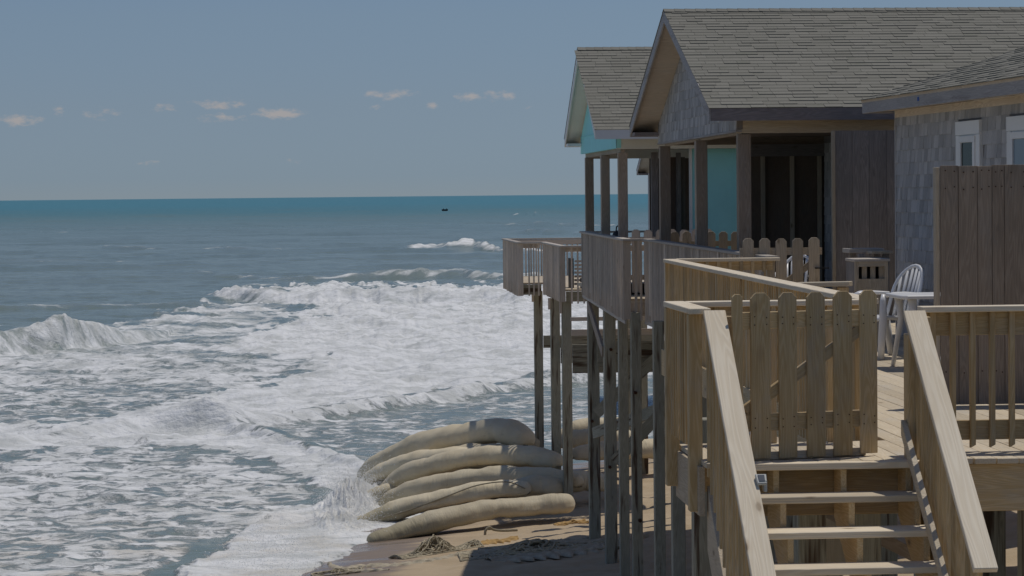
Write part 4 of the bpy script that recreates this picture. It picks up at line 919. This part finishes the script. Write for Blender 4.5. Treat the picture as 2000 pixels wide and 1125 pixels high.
def plastic_chair(name, label, loc, rotz, hi=.0):
    """monobloc: local x right, y forward (the sitter faces +y), origin on the floor"""
    c = thing(name, label, 'chair', loc, rotz, 'white plastic chairs on the decks')
    B = lambda mb, n: mb.build(n, PLAST, c, smooth=True, world=False)
    # seat, dished
    mb = MB(); nx, ny = 9, 8; b = 0
    for j in range(ny):
        for i in range(nx):
            u = i / (nx - 1) * 2 - 1; v = j / (ny - 1) * 2 - 1
            xx = u * (.23 + .015 * v); yy = v * .23; zz = .43 - .02 * (1 - u * u) * (1 - .3 * v) + (.012 * (v + 1)) - (.03 * max(0, v - .7) * 3)
            mb.v.append((xx, yy, zz)); mb.g.append((xx, yy, zz)); mb.t.append(.5)
    n0 = len(mb.v)
    for k in range(n0): x_, y_, z_ = mb.v[k]; mb.v.append((x_ * .99, y_ * .99, z_ - .03)); mb.g.append((x_, y_, z_ - .03)); mb.t.append(.5)
    for j in range(ny - 1):
        for i in range(nx - 1):
            a = j * nx + i; mb.f.append((a, a + 1, a + nx + 1, a + nx)); mb.f.append((n0 + a + nx, n0 + a + nx + 1, n0 + a + 1, n0 + a))
    rim = [i for i in range(nx)] + [nx * (j + 1) - 1 for j in range(1, ny)] + [nx * (ny - 1) + i for i in range(nx - 2, -1, -1)] + [nx * j for j in range(ny - 2, 0, -1)]
    for q in range(len(rim)): a, b_ = rim[q], rim[(q + 1) % len(rim)]; mb.f.append((b_, a, n0 + a, n0 + b_))
    B(mb, 'seat')
    for sx in (-1, 1):
        B(MB().tube([(sx * .235, .20, .66), (sx * .25, .225, .60), (sx * .245, .22, .42), (sx * .26, .255, .2), (sx * .275, .28, 0)], [.03, .036, .046, .042, .036], 8, .8, up=(1, 0, 0)), 'leg')
        B(MB().tube([(sx * .21, -.20, .42), (sx * .235, -.26, .2), (sx * .25, -.31, 0)], [.044, .042, .036], 8, .8, up=(1, 0, 0)), 'leg')
        B(MB().tube([(sx * .235, .20, .645), (sx * .262, .10, .668), (sx * .268, -.05, .668), (sx * .25, -.19, .66), (sx * .21, -.25, .66)], [.034, .044, .044, .038, .028], 8, .5), 'armrest')
    def bk(u, v):    # back surface: u -1..1, v 0..1
        return V3(u * (.215 + .0 * v) * math.sqrt(max(0, 1 - (max(0, v - .45) / .56) ** 2 * .98)), -.22 - .17 * v - .045 * (1 - u * u), .43 + .44 * v + hi * v)
    path = [bk(-1, v) for v in np.linspace(0, .45, 4)] + [V3(.215 * math.cos(a) , (lambda v: -.22 - .17 * v - .045 * (math.sin(a) ** 2))(.45 + .55 * math.sin(a)), .43 + (.44 + hi) * (.45 + .55 * math.sin(a))) for a in np.linspace(math.pi, 0, 13)] + [bk(1, v) for v in np.linspace(.45, 0, 4)]
    pp = [path[0]]
    for q in path[1:]:
        if (q - pp[-1]).length > .004: pp.append(q)
    B(MB().tube(pp, .021, 8, .8, up=(0, 1, 0)), 'back_frame')
    for k in range(6):
        u = -.75 + k * .3; vt = .45 + .54 * math.sqrt(max(0, 1 - u * u)); q0 = V3(u * .20, -.235 - .04 * (1 - u * u), .42); q1 = V3(u * .215, -.22 - .17 * vt - .045 * (1 - u * u), .43 + (.44 + hi) * vt)
        B(MB().beam(q0, q1, (1, 0, 0), .036, .012), 'back_slat')
    return c
plastic_chair('plastic_chair', 'white plastic armchair with slatted round back, left of the white table', (5.68, 26.1, DZ), math.radians(118), .07)
plastic_chair('plastic_chair', 'white plastic armchair mostly hidden behind the tall plank fence', (6.30, 25.35, DZ), math.radians(75), .05)
plastic_chair('plastic_chair', 'white plastic chair standing behind the picket gate of the shingled porch', (5.93, 32.6, DZ + .0), math.radians(160), .03)
tb = thing('plastic_table', 'low white plastic table in front of the shingled wall', 'table', (6.1, 24.4, DZ))
mb = MB(); mb.prism([(-.55, -.4), (.55, -.4), (.6, -.35), (.6, .35), (.55, .4), (-.55, .4), (-.6, .35), (-.6, -.35)], (6.02, 24.5, Z(-1.035)), (1, 0, 0), (0, 1, 0), (0, 0, 1), .035); mb.build('tabletop', PLAST, tb, .006)
for sx in (-1, 1):
    for sy in (-1, 1): MB().tube([(6.02 + sx * .48, 24.5 + sy * .30, Z(-1.04)), (6.02 + sx * .46, 24.5 + sy * .28, Z(-1.25)), (6.02 + sx * .53, 24.5 + sy * .34, DZ)], [.045, .03, .022], 8, up=(1, 0, 0)).build('leg', PLAST, tb, smooth=True)
ft = thing('white_footstool', 'small white plastic stool on the deck, half hidden by the right newel post', 'stool', (5.55, 24.1, DZ))
MB().tube([(5.5, 23.9, DZ + .05), (5.54, 23.9, DZ + .09), (5.62, 23.9, DZ + .11), (5.8, 23.9, DZ + .10), (5.85, 23.9, DZ + .07)], [.02, .07, .09, .08, .03], 10, .55).build('seat', PLAST, ft, smooth=True)
for q in (5.55, 5.78): MB().tube([(q, 23.9, DZ + .06), (q, 23.88, DZ)], .018, 6, up=(1, 0, 0)).build('leg', PLAST, ft)

# ================================================================== SANDBAGS
def catmull(P, n):
    P = [Vector(p) for p in P]; P = [P[0] * 2 - P[1]] + P + [P[-1] * 2 - P[-2]]; out_ = []
    for i in range(1, len(P) - 2):
        for k in range(n):
            t_ = k / n; a, b, c, d = P[i - 1], P[i], P[i + 1], P[i + 2]
            out_.append(.5 * ((2 * b) + (c - a) * t_ + (2 * a - 5 * b + 4 * c - d) * t_ ** 2 + (3 * b - a - 3 * c + d) * t_ ** 3))
    out_.append(P[-2]); return out_
def sandbag(label, path, r, taper0=.45, taper1=.85, sag=0.0, seam=True):
    p = catmull(path, 9); n = len(p); e = 5
    # rounded end caps
    d0 = (p[0] - p[1]).normalized(); d1 = (p[-1] - p[-2]).normalized()
    R = []
    for i in range(n):
        f_ = i / (n - 1); k = taper0 + (1 - taper0) * min(1, f_ / .38) ** .7
        k *= 1 if f_ < .8 else 1 - (1 - taper1) * ((f_ - .8) / .2) ** 2
        k *= 1 - .10 * math.exp(-((f_ - .62) / .018) ** 2) - .08 * math.exp(-((f_ - .84) / .016) ** 2)
        k *= 1 + .05 * math.sin(f_ * 9 + r * 40) + random.uniform(-.012, .012)
        R.append(r * k)
    head = [p[0] + d0 * R[0] * .8 * math.sin(a) for a in (1.45, 1.2, .8, .4)]; hr = [R[0] * max(.03, math.cos(a)) for a in (1.5, 1.2, .8, .4)]
    tail = [p[-1] + d1 * R[-1] * .85 * math.sin(a) for a in (.4, .8, 1.2, 1.45)]; tr = [R[-1] * max(.03, math.cos(a)) for a in (.4, .8, 1.2, 1.5)]
    pts = head + p + tail; rr = hr + R + tr
    mb = MB().tube(pts, [q * 1.14 for q in rr], 28, .80, tone=random.random())
    for i_, c_ in enumerate(pts):                       # weight flattens the underside
        for k_ in range(28):
            x_, y_, z_ = mb.v[i_ * 28 + k_]; lim_ = c_.z - .56 * rr[i_]
            if z_ < lim_: z_ = lim_ - (lim_ - z_) * .2
            mb.v[i_ * 28 + k_] = (x_, c_.y + (y_ - c_.y) * (1.12 if z_ < c_.z else 1.04), z_)
    o = mb.build('sandbag', BAG, None, smooth=True); tag(o, label, 'sandbag', 'long geotextile sandbags under the decks')
    tex = bpy.data.textures.get('bagtex') or bpy.data.textures.new('bagtex', 'CLOUDS'); tex.noise_scale = .55
    md = o.modifiers.new('s', 'SUBSURF'); md.levels = 1; md.render_levels = 1
    md = o.modifiers.new('d', 'DISPLACE'); md.texture = tex; md.strength = .10; md.mid_level = .5; md.texture_coords = 'GLOBAL'
    if seam:
        up = V3(0, -1, 0)
        sp_ = [pts[i] + V3(0, -.80 * rr[i] - .002, -.40 * rr[i] + .02 * math.sin(i * .5)) for i in range(2, len(pts) - 2)]
        MB().tube(sp_, .016, 6, 1, tone=.0).build('seam', SEAM_, o)
        for fi in (.62, .84):
            i = int(fi * len(pts)); ring = []
            for q in range(15):
                a = math.pi * (-.15 + 1.3 * q / 14); ring.append(pts[i] + V3(0, math.cos(a) * rr[i] * 1.015, math.sin(a) * rr[i] * .875))
            MB().tube(ring, .006, 5, up=(1, 0, 0), tone=.1).build('seam', CLOTHT, o)
    return o
sandbag('front sandbag lying on the sand, longest and fully sunlit, nearest the camera', [(.80,53.95,.02),(1.5,54.15,.22),(2.45,54.3,.42),(3.33,54.5,.55),(4.22,54.63,.61),(4.92,54.58,.66)], .275, .75, .9)
sandbag('second sandbag up, tied round with a loose rope and squared off at its right end', [(.45,57.2,-.10),(1.0,56.98,.15),(1.53,56.82,.33),(2.43,56.56,.57),(3.33,56.31,.76),(4.15,56.18,.80)], .26, .85, .8)
sandbag('dark shaded sandbag end tucked between the roped bag and the third one', [(3.91,56.57,.77),(4.48,56.53,.82),(4.95,56.49,.77)], .27, .8, .8)
sandbag('third sandbag from the sand, curving down into the splash', [(.95,59.7,-.35),(1.18,59.44,.08),(1.7,58.81,.46),(2.51,58.27,.72),(3.53,57.7,.92),(4.52,57.03,.97),(5.35,56.7,.90)], .265, .9, .8)
sandbag('fourth sandbag from the sand with baluster shadows across its middle', [(.95,61.3,-.30),(1.21,61.04,.15),(1.75,60.23,.72),(2.45,59.59,1.02),(3.37,58.93,1.24),(4.27,58.27,1.31),(4.98,57.75,1.25)], .29, .9, .75)
sandbag('sandbag wedged just below the topmost one, wet at its left end', [(.6,63.8,-.1),(1.01,63.37,.34),(1.7,62.64,.71),(2.54,61.78,.95),(3.72,60.7,1.08),(4.75,59.7,1.13)], .28, .8, .8)
sandbag('topmost sandbag with a humped right end in deck shade', [(.72,65.7,.16),(1.05,65.3,.42),(1.85,64.64,.80),(2.62,63.59,1.15),(3.46,62.54,1.40),(4.1,61.69,1.56),(4.5,61.1,1.46)], .41, .42, .72)
sandbag('yellowish sandbag end poking out behind the topmost bag', [(4.2,62.7,1.22),(4.75,62.65,1.2),(5.05,62.62,1.12)], .2, .7, .5)
sandbag('small wet sandbag end in the splash beside the roped bag', [(.7,60.4,.15),(1.0,60.36,.27),(1.5,60.34,.40)], .19, .8, .8)
sandbag('rounded sandbag end behind the third piling of the furthest deck', [(5.1,57.3,.75),(5.55,57.4,.82),(6.0,57.35,.75)], .30, .9, .8)
sandbag('pale sandbag lying behind the pilings at the back left of the group', [(5.7,64.5,.98),(6.3,64.6,1.08),(7.4,64.6,1.1)], .28, .7, .8)
sandbag('pale upper sandbag seen between the grey deck pilings, furthest back', [(5.95,66.5,1.0),(6.6,66.6,1.2),(8.5,66.6,1.25)], .26, .7, .8)
sandbag('pale lower sandbag with a green hem between the grey deck pilings', [(5.9,62.0,.95),(7.0,62.2,1.0),(8.6,62.2,1.05)], .30, .7, .8)
sandbag('buried sandbag filling the pile under the topmost one', [(1.6,63.4,.35),(3.2,61.9,.90),(4.7,60.5,1.0)], .40, .5, .8, seam=False)
sandbag('buried sandbag filling the pile under the fourth one', [(1.7,59.9,.25),(3.2,58.6,.62),(5.0,57.3,.62)], .34, .5, .8, seam=False)

# ropes and torn cloth
def strand_heap(name, label, cx, cy, lx, ly, hz, n, r, mat, ang=0.0, cat='rope'):
    mb = MB()
    for k in range(n):
        p = V3(random.uniform(-.5, .5), random.uniform(-.5, .5), 0); path = []; a = random.uniform(0, 6.3)
        for i in range(26):
            a += random.uniform(-.9, .9); p = V3(max(-.55, min(.55, p.x + math.cos(a) * .06)), max(-.55, min(.55, p.y + math.sin(a) * .12)), 0)
            xx, yy = p.x * lx, p.y * ly; X_ = cx + xx * math.cos(ang) - yy * math.sin(ang); Y_ = cy + xx * math.sin(ang) + yy * math.cos(ang)
            bump_ = hz * max(0, 1 - (2 * p.x) ** 2 * .5) * max(0, 1 - (2 * p.y) ** 2) * random.uniform(.35, 1) * (.6 + .5 * math.sin(p.x * 9 + 2))
            path.append((X_, Y_, float(sand_h(np.array(X_), np.array(Y_))) + .015 + bump_))
        mb.tube(catmull(path, 2), r * random.uniform(.7, 1.3), 6)
    return tag(mb.build(name, mat, None, smooth=True), label, cat)
def cloth_strip(name, label, pts, wd, mat, amp=.05, seed=1, lift=.04, cat='cloth'):
    p = catmull([(a, b, 0) for a, b in pts], 26); n = len(p); mcols = 33; r, c = n, mcols
    X = np.zeros((r, c)); Y = np.zeros((r, c))
    for i in range(n):
        t_ = (p[min(i + 1, n - 1)] - p[max(0, i - 1)]).normalized(); s_ = V3(-t_.y, t_.x, 0); ww = wd * (.35 + .65 * math.sin(math.pi * min(1, max(0, (i + .6) / n)))) * (1 + .35 * math.sin(i * .9 + seed))
        for j in range(c):
            q = p[i] + s_ * ww * (j / (c - 1) - .5); X[i, j] = q.x; Y[i, j] = q.y
    prof = np.sin(np.linspace(0, math.pi, c))[None, :] ** .5
    wob = fbm(X * 1.3, Y * 1.3, 3, seed + 5) * 2.2
    rid = 1 - np.abs(2 * fbm(X * 2.2 + wob, Y * 5.5 + wob, 4, seed) - 1)
    rid2 = 1 - np.abs(2 * fbm(X * 6 - wob, Y * 10, 3, seed + 2) - 1)
    Hh = sand_h(X, Y) - .03 + prof * (lift + amp * (rid ** 3 * .9 + rid2 ** 2 * .35))
    g = np.stack([X, Y, Hh], -1).reshape(-1, 3)
    o = grid_object(name, X, Y, Hh, mat, {'tone': np.full(X.shape, .5)})
    a = o.data.attributes.new('gr', 'FLOAT_VECTOR', 'POINT'); a.data.foreach_set('vector', g.astype(np.float32).ravel())
    return tag(o, label, cat)
strand_heap('rope_heap', 'tangled heap of frayed rope on the wet sand below the sandbags', 2.0, 50.9, 1.7, .5, .34, 60, .014, ROPE, .5)
strand_heap('rope_heap', 'flat loops of pale rope at the bottom left of the sand', .0, 49.2, .9, .5, .10, 14, .014, ROPE, .2)
strand_heap('rope_heap', 'loose rope lying along the shade edge by the front piling', 4.0, 50.7, 2.1, .35, .10, 22, .016, ROPE, .05)
strand_heap('rope_heap', 'tangle of dark shaded rope and net under the deck', 4.0, 49.8, 2.9, 1.2, .20, 95, .02, ROPE, 0)
tag(MB().tube(catmull([(3.1, 53.2, .16), (3.12, 53.2, .30), (3.2, 53.25, .36), (3.3, 53.3, .30), (3.5, 53.35, .27), (3.8, 53.4, .27)], 6), .028, 7).build('rope_loop', ROPE, None, smooth=True), 'short loop of thick rope standing on the sand by the front sandbag', 'rope')
strand_heap('rope_heap', 'scrap of rope beside the first grey-deck piling', 5.0, 53.6, .7, .25, .08, 8, .014, CLOTHO, .1)
cloth_strip('torn_cloth', 'long twisted strip of tan fabric on the sand at the bottom', [(-.1, 49.4), (.5, 49.75), (1.1, 49.5), (1.9, 49.75), (2.4, 50.1)], .35, CLOTHT, .05, 4)
cloth_strip('torn_cloth', 'thin tan fabric strip trailing to the bottom edge', [(-.15, 50.6), (.0, 49.9), (.3, 49.2), (1.0, 48.9)], .22, CLOTHT, .04, 6)
cloth_strip('torn_cloth', 'orange-stained scrap of fabric beside the rope heap', [(2.55, 51.3), (3.1, 51.6), (3.7, 51.9)], .4, CLOTHO, .07, 9)
cloth_strip('torn_cloth', 'crumpled fabric just inside the deck shade', [(2.6, 49.6), (3.3, 50.2), (4.0, 50.6), (5.2, 50.9)], .85, CLOTHT, .06, 12)
cloth_strip('torn_cloth', 'wide shaded fabric sheet along the bottom of the frame', [(2.9, 48.9), (3.8, 49.2), (4.8, 49.4), (5.6, 49.6)], 1.1, CLOTHT, .06, 15)
cloth_strip('torn_cloth', 'pale bluish flattened sack in the shade behind the wide fabric sheet', [(3.2, 49.45), (3.9, 49.75), (4.6, 49.8)], .45, PLASTG, .06, 21)
cloth_strip('torn_cloth', 'narrow shaded fabric ridge running up to the second grey-deck piling', [(3.6, 50.0), (4.4, 50.35), (5.3, 50.2), (6.2, 50.4)], .5, CLOTHT, .06, 25)
cloth_strip('torn_cloth', 'orange cloth scrap at the right end of the front sandbag', [(4.6, 53.8), (4.9, 53.95), (5.3, 54.2)], .16, CLOTHO, .03, 18)
o = MB().tube(catmull([(.95, 56.6, .16), (1.62, 56.45, .36), (2.41, 56.24, .66), (3.1, 56.08, .92), (3.76, 55.96, 1.0), (4.16, 55.9, .85)], 6), .016, 6).build('rope', ROPE, None, smooth=True); tag(o, 'rope stretched over the second sandbag', 'rope')

# floating object far out
bt = thing('small_boat', 'tiny dark flat boat far out near the horizon', 'boat', (52, 1245, 0))
MB().prism([(-1.5, .1), (-1.2, -.3), (1.2, -.3), (1.5, .1), (1.45, .55), (-1.45, .55)], (53.5, 1215, .35), (1, 0, 0), (0, 0, 1), (0, 1, 0), 1.4).build('hull', BLACK, bt)
for q in (-.9, .7): MB().box(53.5 + q, 53.9 + q, 1215.3, 1216, .9, 1.25).build('load', BLACK, bt)
